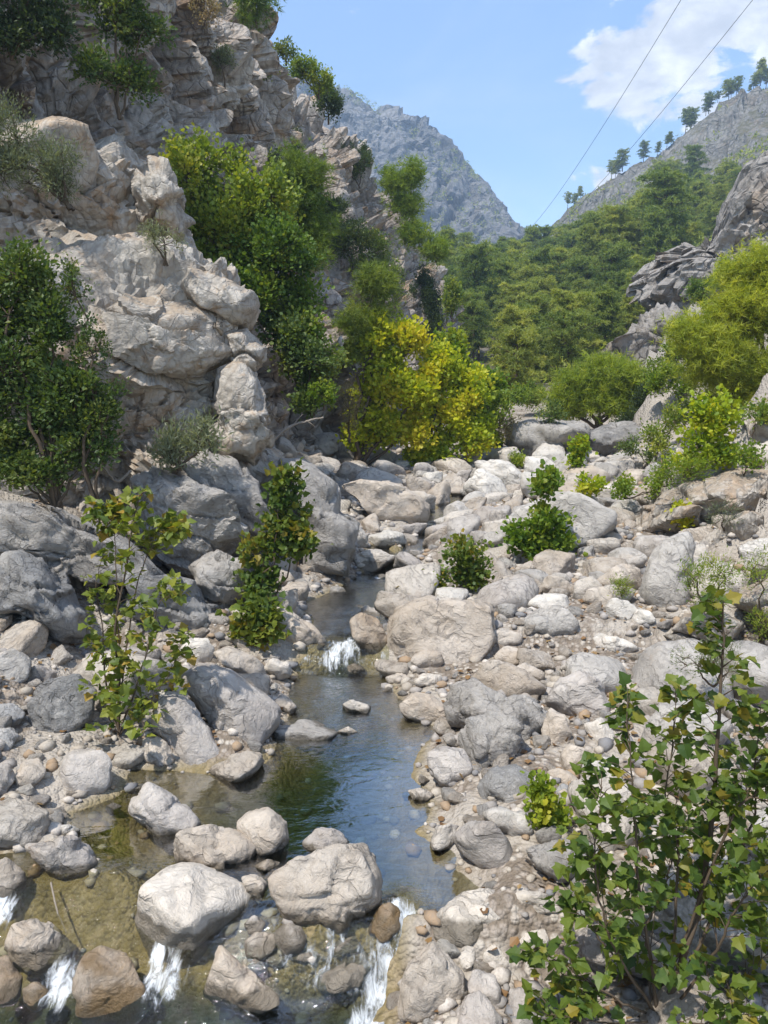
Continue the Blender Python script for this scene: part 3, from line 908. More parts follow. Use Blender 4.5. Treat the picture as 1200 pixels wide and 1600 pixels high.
HERO = [
    (z7([(428, 510), (440, 470), (520, 400), (600, 385), (720, 420), (800, 480), (812, 530), (740, 610), (600, 732), (560, 715), (535, 690), (470, 670), (432, 590)]), PALE, 'big wedge-shaped boulder with flat white top, pointing down into the dark pool', dict(k=16, rough=0.55, thick=0.9, contact=1478)),
    (z7([(690, 650), (760, 720), (870, 800), (878, 840), (800, 868), (690, 840), (640, 800), (665, 720)]), TAN, 'pointed tan boulder leaning out from under the white-topped wedge boulder', dict(k=14, thick=0.7)),
    (z7([(845, 440), (960, 375), (1060, 330), (1150, 330), (1190, 420), (1190, 520), (1110, 570), (1080, 625), (1020, 632), (1000, 605), (900, 585), (855, 500)]), TAN, 'large tan boulder split by a short dark crack, damming the blue pool', dict(k=13, rough=1.2, thick=0.75)),
    (z7([(945, 330), (990, 288), (1050, 292), (1095, 330), (1060, 375), (960, 375)]), LILAC, 'small dark-footed boulder behind the cracked dam boulder in the pool', {}),
    (z7([(858, 610), (900, 570), (950, 585), (965, 630), (940, 675), (890, 685), (858, 650)]), LILAC, 'round ball-like grey stone in front of the cracked dam boulder', dict(k=4, rough=0.4)),
    (z7([(535, 350), (560, 300), (640, 280), (740, 290), (805, 340), (800, 400), (740, 430), (600, 420), (540, 400)]), TAN, 'broad tan boulder right behind the white-topped wedge boulder', {}),
    (z7([(735, 270), (780, 230), (850, 225), (900, 270), (905, 320), (870, 370), (810, 390), (760, 340)]), TAN, 'rounded tan boulder with curved brown bands at the pool outlet', dict(k=6)),
    (z7([(400, 215), (460, 138), (520, 165), (600, 230), (630, 270), (570, 310), (520, 318), (440, 262), (404, 240)]), LILAC, 'angular pinkish-grey boulder alone in the shallow brown water', dict(k=14)),
    (z7([(14, 650), (40, 590), (110, 565), (180, 600), (240, 665), (200, 730), (120, 745), (40, 720)]), TAN, 'rounded boulder with a white rim above the left cascade', {}),
    (z7([(228, 760), (250, 690), (320, 650), (400, 680), (450, 780), (475, 840), (400, 890), (240, 895)]), BROWN, 'wet brown algae-covered boulder between two small cascades', dict(mat='wet', k=6)),
    (z7([(-30, 700), (20, 680), (65, 750), (60, 820), (0, 845), (-40, 800)]), BROWN, 'dark brown wet boulder next to the white-rimmed boulder above the cascade', dict(mat='wet', k=6)),
    (z7([(70, 790), (110, 765), (155, 790), (150, 840), (110, 858), (75, 835)]), BROWN, 'small brown wet stone at the foot of the left cascade', dict(mat='wet', k=5)),
    (z7([(78, 345), (150, 330), (230, 315), (290, 350), (308, 400), (260, 440), (180, 452), (110, 400)]), LILAC, 'low dark-streaked boulder at the edge of the left riffle', {}),
    (z7([(-40, 390), (20, 375), (70, 410), (84, 460), (30, 510), (-40, 520)]), TAN, 'tan boulder on the gravel beside the low dark-streaked boulder', {}),
    (z7([(970, 755), (1060, 690), (1130, 665), (1180, 700), (1195, 740), (1120, 790), (1020, 805)]), PALE, 'long pale boulder lying in the dark lower pool', {}),
    (z7([(1150, 610), (1175, 545), (1215, 515), (1255, 540), (1250, 610), (1200, 650)]), BROWN, 'ochre boulder on the left side of the narrow spout', dict(mat='wet')),
    (z8([(40, 830), (60, 740), (150, 635), (200, 690), (250, 740), (256, 800), (210, 862), (130, 892), (45, 880)]), TAN, 'large two-toned ochre and grey boulder right of the white spout', dict(k=13)),
    (z8([(152, 575), (240, 490), (340, 475), (435, 540), (420, 590), (340, 602), (270, 650), (170, 640)]), PALE, 'long pale boulder above the spout on the right shore', {}),
    (z8([(305, 690), (340, 645), (400, 690), (428, 730), (360, 755), (310, 730)]), PALE, 'pale boulder below the long shore boulder', {}),
    (z8([(228, 690), (255, 632), (285, 670), (275, 720), (250, 732)]), PALE, 'upright egg-shaped pale stone by the spout', dict(k=5)),
    (z8([(388, 640), (430, 590), (500, 590), (520, 640), (470, 695), (400, 670)]), PALE, 'pale block left of the foreground sapling', {}),
    (z8([(258, 780), (280, 728), (340, 740), (370, 800), (360, 870), (290, 860)]), LILAC, 'grey upright boulder beside the two-toned boulder', {}),
    (z8([(220, 900), (250, 810), (310, 800), (365, 880), (370, 960), (220, 960)]), LILAC, 'grey boulder below the upright grey boulder by the spout', {}),
    (z8([(388, 790), (430, 785), (462, 820), (455, 880), (400, 895)]), LILAC, 'squarish grey stone left of the sapling foot', {}),
    (z8([(390, 480), (440, 472), (520, 500), (560, 550), (480, 560), (420, 530)]), PALE, 'flat pale slab stone above the outlet gravel', {}),
    (z8([(436, 350), (520, 320), (620, 305), (695, 370), (690, 420), (610, 455), (540, 462), (470, 400)]), GREY, 'broad flat grey boulder with white streaks beside the seedling', dict(mat='slab')),
    (z8([(213, 310), (270, 262), (340, 265), (390, 320), (408, 400), (380, 432), (300, 410), (235, 360)]), LILAC, 'smooth grey triangular boulder on the right shore', dict(k=12, rough=0.6)),
    (z8([(142, 330), (170, 280), (215, 272), (232, 310), (200, 355), (150, 350)]), PALE, 'pale stone touching the pool beside the grey triangular boulder', {}),
    (z8([(303, 240), (360, 215), (440, 240), (472, 300), (410, 328), (340, 290)]), GREY_PALE, 'angular light grey boulder under the seedling', {}),
    (z8([(72, 168), (130, 163), (160, 185), (120, 210), (90, 200)]), TAN, 'flat tan stone awash at the pool edge', {}),
    (z8([(288, 150), (330, 100), (410, 82), (460, 120), (475, 190), (430, 220), (340, 210), (300, 195)]), BLUE, 'blue-grey streaked boulder above the grey triangular boulder', dict(mat='slab')),
    (z8([(130, 60), (180, 25), (250, 45), (284, 110), (250, 150), (180, 152), (140, 115)]), LILAC, 'rounded grey boulder touching the blue pool below the wrinkled boulders', {}),
    (z6([(233, 700), (255, 650), (330, 628), (410, 650), (442, 710), (400, 770), (310, 802), (255, 770)]), GREY, 'wrinkled grey boulder stacked against a larger wrinkled one', dict(mat='slab', rough=1.4)),
    (z6([(193, 600), (215, 530), (290, 520), (350, 570), (450, 570), (525, 640), (500, 700), (430, 730), (300, 670), (220, 660)]), GREY, 'large wrinkled grey boulder with deep joints on the right shore', dict(mat='slab', rough=1.5)),
    (z6([(43, 600), (90, 565), (150, 570), (200, 620), (195, 665), (120, 670), (60, 640)]), TAN, 'smooth tan boulder standing in the pool by the right shore', dict(k=6)),
    (z6([(10, 390), (35, 305), (160, 260), (250, 265), (328, 300), (345, 400), (300, 470), (200, 482), (80, 470), (22, 440)]), TAN, 'very large tan boulder with a flat face beside the little waterfall', dict(k=13, thick=0.7)),
    (z6([(82, 460), (120, 430), (175, 435), (190, 470), (160, 492), (100, 485)]), TAN, 'oval tan stone at the foot of the very large tan boulder', dict(k=5)),
    (z6([(90, 530), (120, 505), (180, 508), (182, 540), (110, 545)]), PALE, 'flat pale stone in the shallows under the very large tan boulder', {}),
    (z6([(5, 515), (50, 500), (92, 525), (60, 540), (10, 535)]), TAN, 'flat tan stone just below the little waterfall', {}),
    (z5([(1092, 340), (1130, 312), (1180, 335), (1215, 400), (1210, 450), (1150, 445), (1100, 390)]), BROWN, 'brown boulder parting the little waterfall', {}),
    (z6([(500, 590), (540, 520), (620, 492), (680, 530), (705, 590), (708, 640), (620, 652), (540, 620)]), LILAC, 'smooth lilac-grey triangular boulder amid the right bank', dict(k=13, rough=0.6)),
    (z6([(340, 455), (380, 418), (430, 430), (435, 470), (390, 485)]), TAN, 'tan oval boulder behind the flat-faced giant', dict(k=6)),
    (z6([(400, 490), (440, 470), (505, 500), (500, 530), (440, 532)]), TAN, 'long oval stone in the middle of the right bank', dict(k=5)),
    (z6([(318, 380), (370, 362), (432, 385), (430, 410), (350, 420)]), TAN, 'flat tan boulder leaning on the flat-faced giant', {}),
    (z6([(410, 350), (480, 300), (560, 298), (610, 345), (600, 380), (510, 400), (430, 385)]), GREY_PALE, 'grey striped boulder in the middle of the bank', dict(mat='slab')),
    (z6([(430, 290), (480, 255), (570, 255), (592, 310), (500, 310)]), WHITE, 'bright flat sunlit slab above the grey striped boulder', {}),
    (z6([(637, 395), (680, 378), (760, 400), (806, 430), (740, 448), (660, 430)]), WHITE, 'long bright slab at the edge of the sandy patch', {}),
    (z6([(800, 500), (840, 450), (900, 435), (935, 470), (920, 520), (830, 530)]), BLUE, 'dark slate-grey rounded boulder below the sandy patch', dict(k=6)),
    (z6([(545, 490), (600, 455), (670, 475), (690, 505), (600, 512)]), PALE, 'low pale boulder beside the smooth lilac boulder', {}),
    (z6([(480, 240), (510, 195), (570, 210), (598, 255), (540, 268)]), TAN, 'rounded tan boulder among the sunlit row', dict(k=6)),
    (z6([(590, 270), (600, 215), (650, 200), (690, 240), (640, 290)]), PALE, 'sunlit pale boulder in the row before the leafy shrub', dict(k=6)),
    (z6([(618, 275), (640, 235), (700, 240), (722, 275), (690, 305), (640, 300)]), TAN, 'round sunlit boulder in front of the row', dict(k=5)),
    (z6([(690, 300), (710, 268), (770, 275), (790, 310), (760, 338), (700, 330)]), WHITE, 'egg-shaped whitish boulder beside the sandy patch', dict(k=5)),
    (z6([(768, 340), (790, 300), (830, 310), (855, 345), (800, 357)]), WHITE, 'small white boulder against the tall pale slab', {}),
    (z6([(640, 230), (720, 165), (800, 170), (810, 230), (760, 265), (680, 240)]), TAN, 'broad tan boulder behind the sunlit row', {}),
    (z6([(798, 250), (830, 130), (900, 75), (960, 60), (970, 200), (960, 310), (860, 308), (810, 290)]), GREY_PALE, 'tall pale slab boulder below the right slope', dict(k=14, thick=0.8)),
    (z4([(340, 870), (420, 790), (560, 733), (640, 758), (718, 805), (715, 850), (650, 912), (560, 918), (480, 932), (350, 948)]), GREY_PALE, 'huge pale grey boulder with sloping top behind the leafy green sapling', dict(k=16, rough=0.5, thick=0.75)),
    (z4([(290, 660), (330, 632), (400, 650), (470, 720), (400, 748), (330, 690)]), WHITE, 'bright tilted slab upstream by the yellow trees', dict(k=14)),
    (z4([(245, 720), (300, 660), (370, 700), (395, 752), (290, 760)]), WHITE, 'white triangular slab upstream of the grey willow clump', dict(k=14)),
    (z4([(432, 690), (450, 630), (500, 635), (530, 680), (470, 720)]), WHITE, 'white block upstream behind the huge pale boulder', {}),
    (z4([(535, 700), (580, 655), (660, 655), (710, 690), (700, 730), (600, 735)]), TAN, 'tan domed rock upstream under the dark ledge', dict(k=6)),
    (z4([(650, 665), (700, 638), (780, 640), (790, 680), (720, 700)]), GREY, 'grey domed rock upstream under the dark ledge', dict(k=6)),
    (z4([(700, 790), (730, 760), (790, 762), (815, 795), (760, 815)]), GREY_PALE, 'grey boulder next to the huge pale boulder', {}),
    (z4([(-130, 720), (-60, 700), (60, 720), (130, 760), (140, 820), (60, 840), (-40, 815), (-80, 760)]), TAN, 'big tan boulder with stepped top at the far left bank', {}),
    (z5([(555, 520), (620, 470), (720, 480), (800, 540), (870, 600), (886, 645), (820, 705), (740, 722), (675, 690), (620, 600)]), LILAC, 'very large smooth grey boulder on the left shore of the pool', dict(k=9, rough=0.6)),
    (z5([(470, 630), (500, 558), (570, 565), (640, 640), (702, 765), (660, 798), (600, 803), (550, 745), (480, 670)]), LILAC, 'long grey-white boulder sloping into the pool by the sapling', dict(k=8, rough=0.7)),
    (z5([(432, 760), (450, 705), (500, 700), (572, 780), (540, 806), (460, 790)]), TAN, 'smooth tan boulder under the left sapling', dict(k=6)),
    (z5([(535, 560), (570, 520), (620, 540), (628, 590), (590, 605)]), WHITE, 'white rounded boulder wedged behind the shore boulders', dict(k=6)),
    (z5([(82, 600), (150, 535), (250, 508), (310, 560), (295, 640), (200, 722), (120, 690), (88, 640)]), BLUE, 'dark blue-grey angular boulder beside the left sapling', dict(mat='slab', k=13)),
    (z5([(190, 810), (215, 750), (290, 738), (345, 770), (350, 850), (310, 905), (230, 905), (195, 860)]), LILAC, 'rounded grey boulder with undercut foot at the gravel edge', {}),
    (z5([(45, 830), (70, 780), (130, 770), (146, 820), (90, 870), (55, 868)]), TAN, 'pinkish block on the left gravel', {}),
    (z5([(-20, 800), (30, 785), (50, 830), (10, 890), (-30, 880)]), LILAC, 'pinkish boulder lying next to the pinkish block on the gravel', {}),
    (z5([(-20, 450), (40, 420), (100, 460), (90, 520), (20, 552), (-30, 540)]), GREY, 'dark grey boulder just above the rusty brown stone', {}),
    (z5([(70, 510), (110, 475), (180, 500), (170, 540), (90, 545)]), LILAC, 'pale grey boulder on the left scree', {}),
    (z5([(-20, 600), (40, 595), (82, 625), (50, 672), (-20, 670)]), BLUE, 'blue-grey block left of the dark angular boulder', {}),
    (z5([(-20, 680), (35, 672), (62, 700), (30, 745), (-20, 740)]), BLUE, 'small blue-grey block by the left gravel', {}),
    (z5([(-10, 560), (40, 555), (66, 580), (40, 602), (-10, 595)]), BROWN, 'rusty brown stone on the left scree', {}),
    (z5([(665, 440), (720, 420), (790, 450), (836, 500), (830, 550), (760, 530), (690, 470)]), TAN, 'tan boulder behind the very large smooth shore boulder', {}),
    (z5([(770, 300), (800, 285), (890, 305), (980, 350), (1025, 410), (1000, 447), (900, 432), (850, 390)]), TAN, 'smooth tan boulder left of the little waterfall', dict(k=6)),
    (z5([(545, 450), (590, 395), (650, 390), (672, 440), (650, 480), (570, 490)]), WHITE, 'pale striped boulder under the cliff foot', {}),
    (z5([(820, 490), (850, 455), (900, 470), (915, 510), (860, 525)]), PALE, 'pale stone at the water edge below the waterfall', {}),
    (z5([(855, 590), (885, 566), (932, 610), (910, 632), (870, 620)]), TAN, 'small tan stone at the water edge', {}),
    (z5([(1066, 600), (1100, 586), (1158, 605), (1150, 635), (1090, 632)]), PALE, 'flat pale stone standing alone mid pool', {}),
    (z5([(1050, 685), (1090, 670), (1122, 688), (1090, 702)]), TAN, 'tiny stone just breaking the pool surface', {}),
    (z5([(1070, 485), (1110, 468), (1145, 495), (1110, 512), (1080, 505)]), TAN, 'brown stone in the white water of the little waterfall', {}),
    (z5([(725, 400), (760, 390), (805, 420), (790, 455), (740, 435)]), TAN, 'tan stone under the bank sapling', {}),
    (z5([(820, 400), (860, 390), (885, 415), (850, 430)]), TAN, 'small tan stone by the smooth waterfall boulder', {}),
    (z5([(172, 285 + 690), (215, 975), (258, 990), (230, 1012), (185, 1010)]), WHITE, 'small white oval stone on the wet gravel edge', dict(k=5)),
    (z7([(762, 640), (800, 605), (860, 615), (868, 660), (820, 695), (770, 690)]), TAN, 'tan stone packed left of the ball-like stone', {}),
    (z7([(890, 700), (940, 670), (1010, 665), (1012, 700), (950, 728)]), PALE, 'pale flat stone in the lower pool', {}),
    (z7([(1020, 680), (1050, 640), (1110, 625), (1130, 660), (1060, 695)]), TAN, 'ochre stone below the cracked dam boulder', {}),
    (z7([(760, 590), (790, 560), (840, 580), (820, 620), (775, 620)]), LILAC, 'grey stone behind the packed tan stone', {}),
    (z7([(750, 440), (800, 432), (838, 460), (820, 515), (780, 500)]), TAN, 'tan stone wedged behind the white-topped wedge', {}),
    (z7([(790, 410), (830, 385), (880, 395), (870, 425), (810, 428)]), TAN, 'small stone awash below the banded boulder', {}),
    (z7([(835, 700), (860, 678), (900, 690), (880, 720), (845, 722)]), PALE, 'small pale stone between the packed stones', {}),
    (z7([(770, 720), (800, 690), (840, 730), (800, 745)]), TAN, 'small tan stone over the dark gap', {}),
    (z6([(490, 690), (520, 610), (560, 630), (590, 690), (560, 740), (505, 735)]), TAN, 'tan boulder behind the wrinkled boulders', {}),
    (z6([(548, 760), (580, 725), (640, 745), (645, 790), (590, 812), (555, 800)]), TAN, 'brown round boulder between wrinkled boulders and sapling', dict(k=6)),
    (z6([(615, 790), (650, 765), (730, 765), (740, 830), (680, 850), (620, 845)]), GREY_PALE, 'light grey block beside the foreground sapling', {}),
    (z6([(505, 810), (550, 793), (612, 835), (600, 870), (550, 860)]), TAN, 'tan oval stone below the brown round boulder', dict(k=5)),
    (z6([(535, 870), (560, 843), (598, 875), (590, 900), (550, 890)]), BLUE, 'blue-grey egg-shaped stone by the seedling', dict(k=5)),
    (z6([(620, 660), (680, 640), (720, 690), (710, 740), (650, 720)]), PALE, 'pale broken block right of the lilac boulder', {}),
    (z6([(430, 1075), (470, 1060), (520, 1090), (480, 1110)]), TAN, 'small flat stone on the shore gravel', {}),
]
BY_KEY = {'wet': M_WET, 'slab': M_SLAB, 'outcrop': M_OUTCROP, 'crag': M_CRAG}
for i, (poly, colr, label, kw) in enumerate(HERO):
    kw = dict(kw); mt = BY_KEY.get(kw.pop('mat', None), M_BOULDER)
    a = np.asarray(poly); wpx = a[:, 0].max() - a[:, 0].min()
    o = traced_rock('boulder' if wpx > 45 else 'stone', poly, seed=100 + i, sub=5 if wpx > 100 else 4, mat=mt, color=colr, **kw)
    tag(o, label, 'boulder' if wpx > 45 else 'stone')

# rock masses of the two flanks
MASSES = [
    ('standing_stone', [(525, 556), (527, 532), (532, 526), (537, 534), (538, 556)], 31.0, -0.15, WHITE, 'slab', 'small upright white stone in the gully beside the yellow trees', 4, [(0.3, 0.2)], 8),
    ('rock_outcrop', [(300, 425), (340, 438), (385, 462), (397, 485), (388, 512), (350, 520), (310, 490), (285, 450)], 18.6, -1.2, GREY_PALE, 'outcrop', 'rounded white knob at the tip of the outcrop nose', 5, [(0.9, 0.1), (0.3, 0.1)], 8),
    ('rock_outcrop', [(350, 520), (385, 520), (412, 545), (416, 562), (400, 580), (365, 575), (345, 545)], 18.6, -0.8, TAN, 'outcrop', 'blunt rock knob under the white tip of the nose', 5, [(0.8, 0.12), (0.3, 0.12)], 8),
    ('rock_outcrop', [(340, 580), (380, 572), (402, 590), (412, 640), (425, 690), (400, 730), (350, 720), (335, 650)], 18.4, -0.9, TAN, 'outcrop', 'cracked pillar below the two knobs of the nose', 5, [(0.8, 0.2), (0.3, 0.2)], 12),
    ('rock_outcrop', [(100, 500), (200, 470), (300, 470), (365, 500), (378, 550), (330, 590), (280, 600), (180, 620), (100, 610)], 18.2, -1.1, TAN, 'outcrop', 'overhanging buff band with a long level crack across the outcrop', 6, [(1.6, 0.1), (0.5, 0.1)], 14),
    ('rock_outcrop', [(210, 290), (235, 250), (262, 262), (280, 300), (300, 350), (280, 385), (240, 350)], 20.6, -0.9, TAN, 'outcrop', 'rubbly tan ridge of stones above the outcrop shelf', 5, [(0.9, 0.35), (0.4, 0.35)], 10),
    ('rock_outcrop', [(-180, 640), (-120, 480), (20, 450), (110, 440), (200, 425), (285, 420), (350, 440), (394, 470), (392, 500), (378, 525), (414, 552), (402, 590), (412, 640), (430, 690), (470, 720), (520, 770), (510, 900), (350, 960), (100, 940), (-150, 900)],
     20.0, -3.4, TAN, 'outcrop', 'great buff limestone outcrop with a stepped nose above the left bank', 7, [(4.2, 0.12), (1.9, 0.16), (0.7, 0.34), (0.28, 0.3)], 12),
    ('rock_outcrop', [(-160, 330), (-60, 250), (40, 205), (100, 215), (150, 235), (205, 228), (245, 262), (262, 310), (290, 350), (310, 420), (250, 480), (60, 500), (-160, 500)],
     21.2, -3.0, GREY_PALE, 'outcrop', 'stepped pale rock shelf above the buff outcrop', 6, [(2.6, 0.28), (1.1, 0.32), (0.45, 0.34)], 12),
    ('rock_outcrop', [(-60, 260), (10, 200), (80, 185), (130, 200), (148, 250), (146, 300), (60, 325), (-60, 320)],
     20.5, -2.0, LILAC, 'outcrop', 'smooth domed rock under the silvery olive branches', 5, [(1.8, 0.06), (0.6, 0.08)], 7),
    ('rock_slab', z3([(410, 700), (480, 650), (600, 695), (720, 760), (768, 870), (700, 945), (600, 1002), (520, 965), (440, 860)]), 17.0, -1.3, GREY, 'slab', 'huge tilted grey slab leaning on the outcrop foot', 6, [(1.1, 0.10), (0.4, 0.12), (0.16, 0.12)], 16),
    ('rock_slab', z3([(575, 655), (640, 612), (745, 630), (805, 720), (858, 845), (800, 865), (720, 800), (620, 715)]), 18.0, -1.2, GREY, 'slab', 'rough-faced grey slab behind the huge tilted one', 5, [(0.9, 0.13), (0.35, 0.15), (0.16, 0.12)], 16),
    ('rock_slab', z3([(870, 640), (960, 655), (1050, 715), (1075, 800), (1112, 832), (1105, 905), (1085, 985), (960, 990), (920, 820)]), 20.0, -1.5, GREY, 'slab', 'smooth grey rock wall dropping to the upper stream', 5, [(1.8, 0.10), (0.6, 0.12)], 10),
    ('rock_slab', [(200, 890), (240, 905), (300, 915), (338, 950), (340, 985), (320, 1010), (270, 1000), (210, 960)], 14.9, -0.9, BLUE, 'slab', 'bluish slab below the huge tilted slab', 5, [(0.7, 0.12), (0.25, 0.12)], 12),
    ('rock_slab', [(295, 880), (340, 860), (385, 880), (380, 930), (355, 965), (310, 940)], 15.9, -0.9, GREY, 'slab', 'cracked grey block below the rough-faced slab', 5, [(0.7, 0.12), (0.25, 0.12)], 12),
    ('rock_slab', z5([(-40, 150), (60, 120), (135, 130), (200, 220), (255, 300), (255, 380), (160, 395), (70, 330), (-40, 330)]), 13.9, -1.2, BLUE, 'slab', 'blue-grey fractured rock rising from the left scree', 5, [(1.0, 0.10), (0.35, 0.13), (0.14, 0.1)], 13),
    ('rock_slab', z5([(-40, -20), (120, -10), (250, 40), (330, 60), (400, 100), (520, 190), (520, 230), (300, 210), (200, 190), (60, 140), (-40, 140)]), 14.9, -1.2, GREY, 'slab', 'low broken ledge of grey rock above the scree', 5, [(0.8, 0.2), (0.35, 0.24), (0.15, 0.16)], 12),
    ('rock_outcrop', z4([(740, 290), (790, 210), (800, 150), (830, 80), (880, 40), (960, -10), (1000, 0), (1060, -140), (1100, -210), (1220, -290), (1330, -280), (1330, 60), (1050, 180), (960, 270), (850, 310)]), 73.0, -9.0, GREY, 'outcrop', 'jagged grey crag rising among shrubs on the right slope', 6, [(8, 0.22), (3.6, 0.36), (1.7, 0.45), (0.9, 0.3)], 12),
    ('rock_outcrop', z4([(700, 300), (740, 260), (850, 150), (940, 190), (1050, 150), (1060, 220), (960, 240), (860, 300), (880, 350), (800, 400), (740, 380)]), 66.0, -4.0, GREY, 'outcrop', 'pale broken rock rib under the jagged crag', 5, [(3.0, 0.35), (1.5, 0.4), (0.8, 0.2)], 12),
    ('rock_ledge', z4([(388, 640), (396, 540), (450, 525), (540, 515), (630, 530), (640, 600), (560, 660), (400, 665)]), 38.0, -2.6, GREY, 'slab', 'dark grey overhanging ledge across the upstream valley floor', 5, [(2.0, 0.14), (0.8, 0.16)], 12),
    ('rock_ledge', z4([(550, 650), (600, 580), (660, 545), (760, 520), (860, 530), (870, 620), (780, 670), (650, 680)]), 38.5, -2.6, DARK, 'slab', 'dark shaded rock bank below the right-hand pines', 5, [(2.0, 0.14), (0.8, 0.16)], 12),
    ('rock_slab', z4([(740, 880), (800, 800), (880, 740), (960, 700), (1090, 670), (1200, 680), (1240, 740), (1200, 800), (1080, 830), (960, 850), (860, 900)]), 21.3, -2.0, GREY_PALE, 'outcrop', 'long smooth pale slabs sloping down to the stream bed', 6, [(1.8, 0.10), (0.7, 0.13), (0.25, 0.1)], 12),
    ('rock_slab', z4([(1040, 890), (1080, 830), (1150, 795), (1190, 810), (1195, 870), (1120, 900)]), 18.6, -0.9, GREY_PALE, 'outcrop', 'pale rounded block lying on the sloping slabs', 5, [(0.7, 0.1), (0.25, 0.1)], 10),
    ('rock_outcrop', z4([(1110, 640), (1120, 570), (1135, 500), (1190, 465), (1300, 470), (1300, 700), (1180, 680)]), 23.6, -2.0, GREY_PALE, 'outcrop', 'stacked pale blocks at the top of the right slope', 5, [(1.2, 0.2), (0.5, 0.2)], 12),
    ('rock_slab', z6([(1090, 290), (1120, 240), (1180, 215), (1290, 200), (1290, 320), (1140, 330)]), 14.3, -1.0, GREY_PALE, 'outcrop', 'pale rock shelf behind the red-tinged sapling top', 5, [(0.8, 0.12), (0.3, 0.12)], 12),
    ('rock_slab', z6([(880, 370), (940, 325), (1040, 315), (1110, 345), (1090, 400), (960, 410)]), 14.2, -0.8, WHITE, 'outcrop', 'broad bright slab beside the sandy patch', 5, [(0.7, 0.12), (0.3, 0.12)], 12),
]
for i, (nm, poly, dep, th, colr, mk, label, sub, cs, k) in enumerate(MASSES):
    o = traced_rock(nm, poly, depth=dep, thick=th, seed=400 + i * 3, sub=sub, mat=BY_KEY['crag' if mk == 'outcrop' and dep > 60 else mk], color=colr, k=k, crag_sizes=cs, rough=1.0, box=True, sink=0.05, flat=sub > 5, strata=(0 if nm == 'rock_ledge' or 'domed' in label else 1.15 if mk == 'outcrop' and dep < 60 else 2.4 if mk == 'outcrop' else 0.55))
    tag(o, label, 'rock')

# loose boulders and stones between the measured ones
PROTO = []
for i in range(16):
    D, Fc = ico(4)
    g = np.random.default_rng(900 + i)
    f = faceted(D, 900 + i, planes=int(g.integers(6, 13)), k=float(g.choice([7, 11, 16, 24])))
    W = D * f[:, None] * np.array([1.0, g.uniform(0.62, 0.95), g.uniform(0.5, 0.8)])
    nr = W / np.linalg.norm(W, axis=1)[:, None]
    W = W + nr * (0.05 * fbm(W * 1.6 + i * 9, 3, i) + 0.10 * crag(W + i * 5.0, 0.75, i) + 0.08 * crag(W + i * 3.0, 0.3, i + 40))[:, None]
    PROTO.append(build_mesh('stone', W, Fc, True)); PROTO[-1].materials.append(M_BOULDER)
TNAME = ['tan', 'pale', 'light grey', 'pinkish grey', 'dark grey', 'tan', 'pale', 'whitish', 'tan']
TONES = [TAN, PALE, GREY_PALE, LILAC, GREY, TAN, PALE, WHITE, TAN]


def zone(x, y, sd):
    """(label, group) for a loose stone by where it lies"""
    right = x > np.interp(y, [0, 7, 14, 20, 30, 45], [0.8, 0.8, 0.3, 0.6, 2.2, 5])
    if sd < -0.05: return ('loose stone standing in the stream water', 'stones in the stream')
    if y > 27: return ('far loose stone on the upstream bed towards the yellow trees', 'stones of the upstream bed')
    if y > 17.5: return ('loose stone on the bed around the huge pale grey boulder', 'stones around the huge pale boulder') if right else ('loose stone along the upper stream under the grey rock wall', 'stones under the grey wall')
    if not right: return ('loose stone on the left gravel bank below the cliff', 'stones on the left gravel bank')
    if y > 11.5: return ('loose stone on the right bank between the sandy patch and the waterfall', 'stones by the sandy patch')
    return ('loose stone on the right bank around the foreground sapling', 'stones round the foreground sapling')


def scatter(n, rmin, rmax, name, tries, power, ymin=5.0, ymax=44, wet=0.12, gap=0.86, plural=''):
    made = 0; g = np.random.default_rng(int(n * 7 + rmax * 1000))
    X = g.uniform(-9, 13, tries); Y = ymin + (ymax - ymin) * g.uniform(0, 1, tries) ** 1.15
    S = stream_sdf(X, Y); Z = ground_z(X, Y); U = g.uniform(0, 1, tries)
    PX, PY = project(np.stack([X, Y, Z], 1))
    for j in range(tries):
        if made >= n: break
        x, y, sd = X[j], Y[j], S[j]
        if not (-40 < PX[j] < 1240 and 700 < PY[j] < 1640): continue
        if sd < 0 and U[j] > (0.75 if y > 19 else wet): continue
        if sd < -0.45 and y < 14: continue
        if x > np.interp(y, *XR) + 4.0 or x < np.interp(y, *XL) - 2.6: continue
        r = rmin * (rmax / rmin) ** (g.uniform() ** power)
        r *= 1.0 + 0.012 * max(0, y - 12)
        if any((x - a) ** 2 + (y - b) ** 2 < (gap * (r + c)) ** 2 for a, b, c in PLACED): continue
        PLACED.append((x, y, r))
        o = link(name, PROTO[int(g.integers(16))])
        o.location = (x, y, Z[j] + r * g.uniform(0.12, 0.34)); s = r * 1.22
        o.scale = (s * g.uniform(0.9, 1.15), s * g.uniform(0.85, 1.1), s * g.uniform(0.8, 1.1))
        o['water_line'] = wet_line(x, y)
        o.rotation_euler = (g.normal() * 0.3, g.normal() * 0.3, g.uniform(0, 6.28))
        ti = int(g.integers(len(TONES))); t = np.array(TONES[ti]) * g.uniform(0.78, 1.06)
        o.color = (*[float(v) for v in t], 1)
        lb, gp = zone(x, y, sd); ct = TNAME[ti]; lb = lb.replace('loose', ct + (' flat' if o.scale[2] < 0.9 * r * 1.22 else ' rounded')); gp = ct + (' flat ' if 'flat' in lb else ' rounded ') + gp
        if name == 'boulder': lb = lb.replace(' stone', ' boulder', 1); gp = gp.replace(' stones', ' boulders', 1)
        if name == 'cobble': lb = lb.replace(' stone', ' small cobble', 1); gp = gp.replace(' stones', ' cobbles', 1)
        tag(o, lb, name, gp); made += 1
    return made


scatter(212, 0.27, 0.74, 'boulder', 16000, 1.25, ymax=38)
scatter(275, 0.11, 0.26, 'stone', 40000, 1.2, gap=0.8)
scatter(290, 0.055, 0.11, 'cobble', 60000, 1.0, ymax=15.0, gap=0.8)


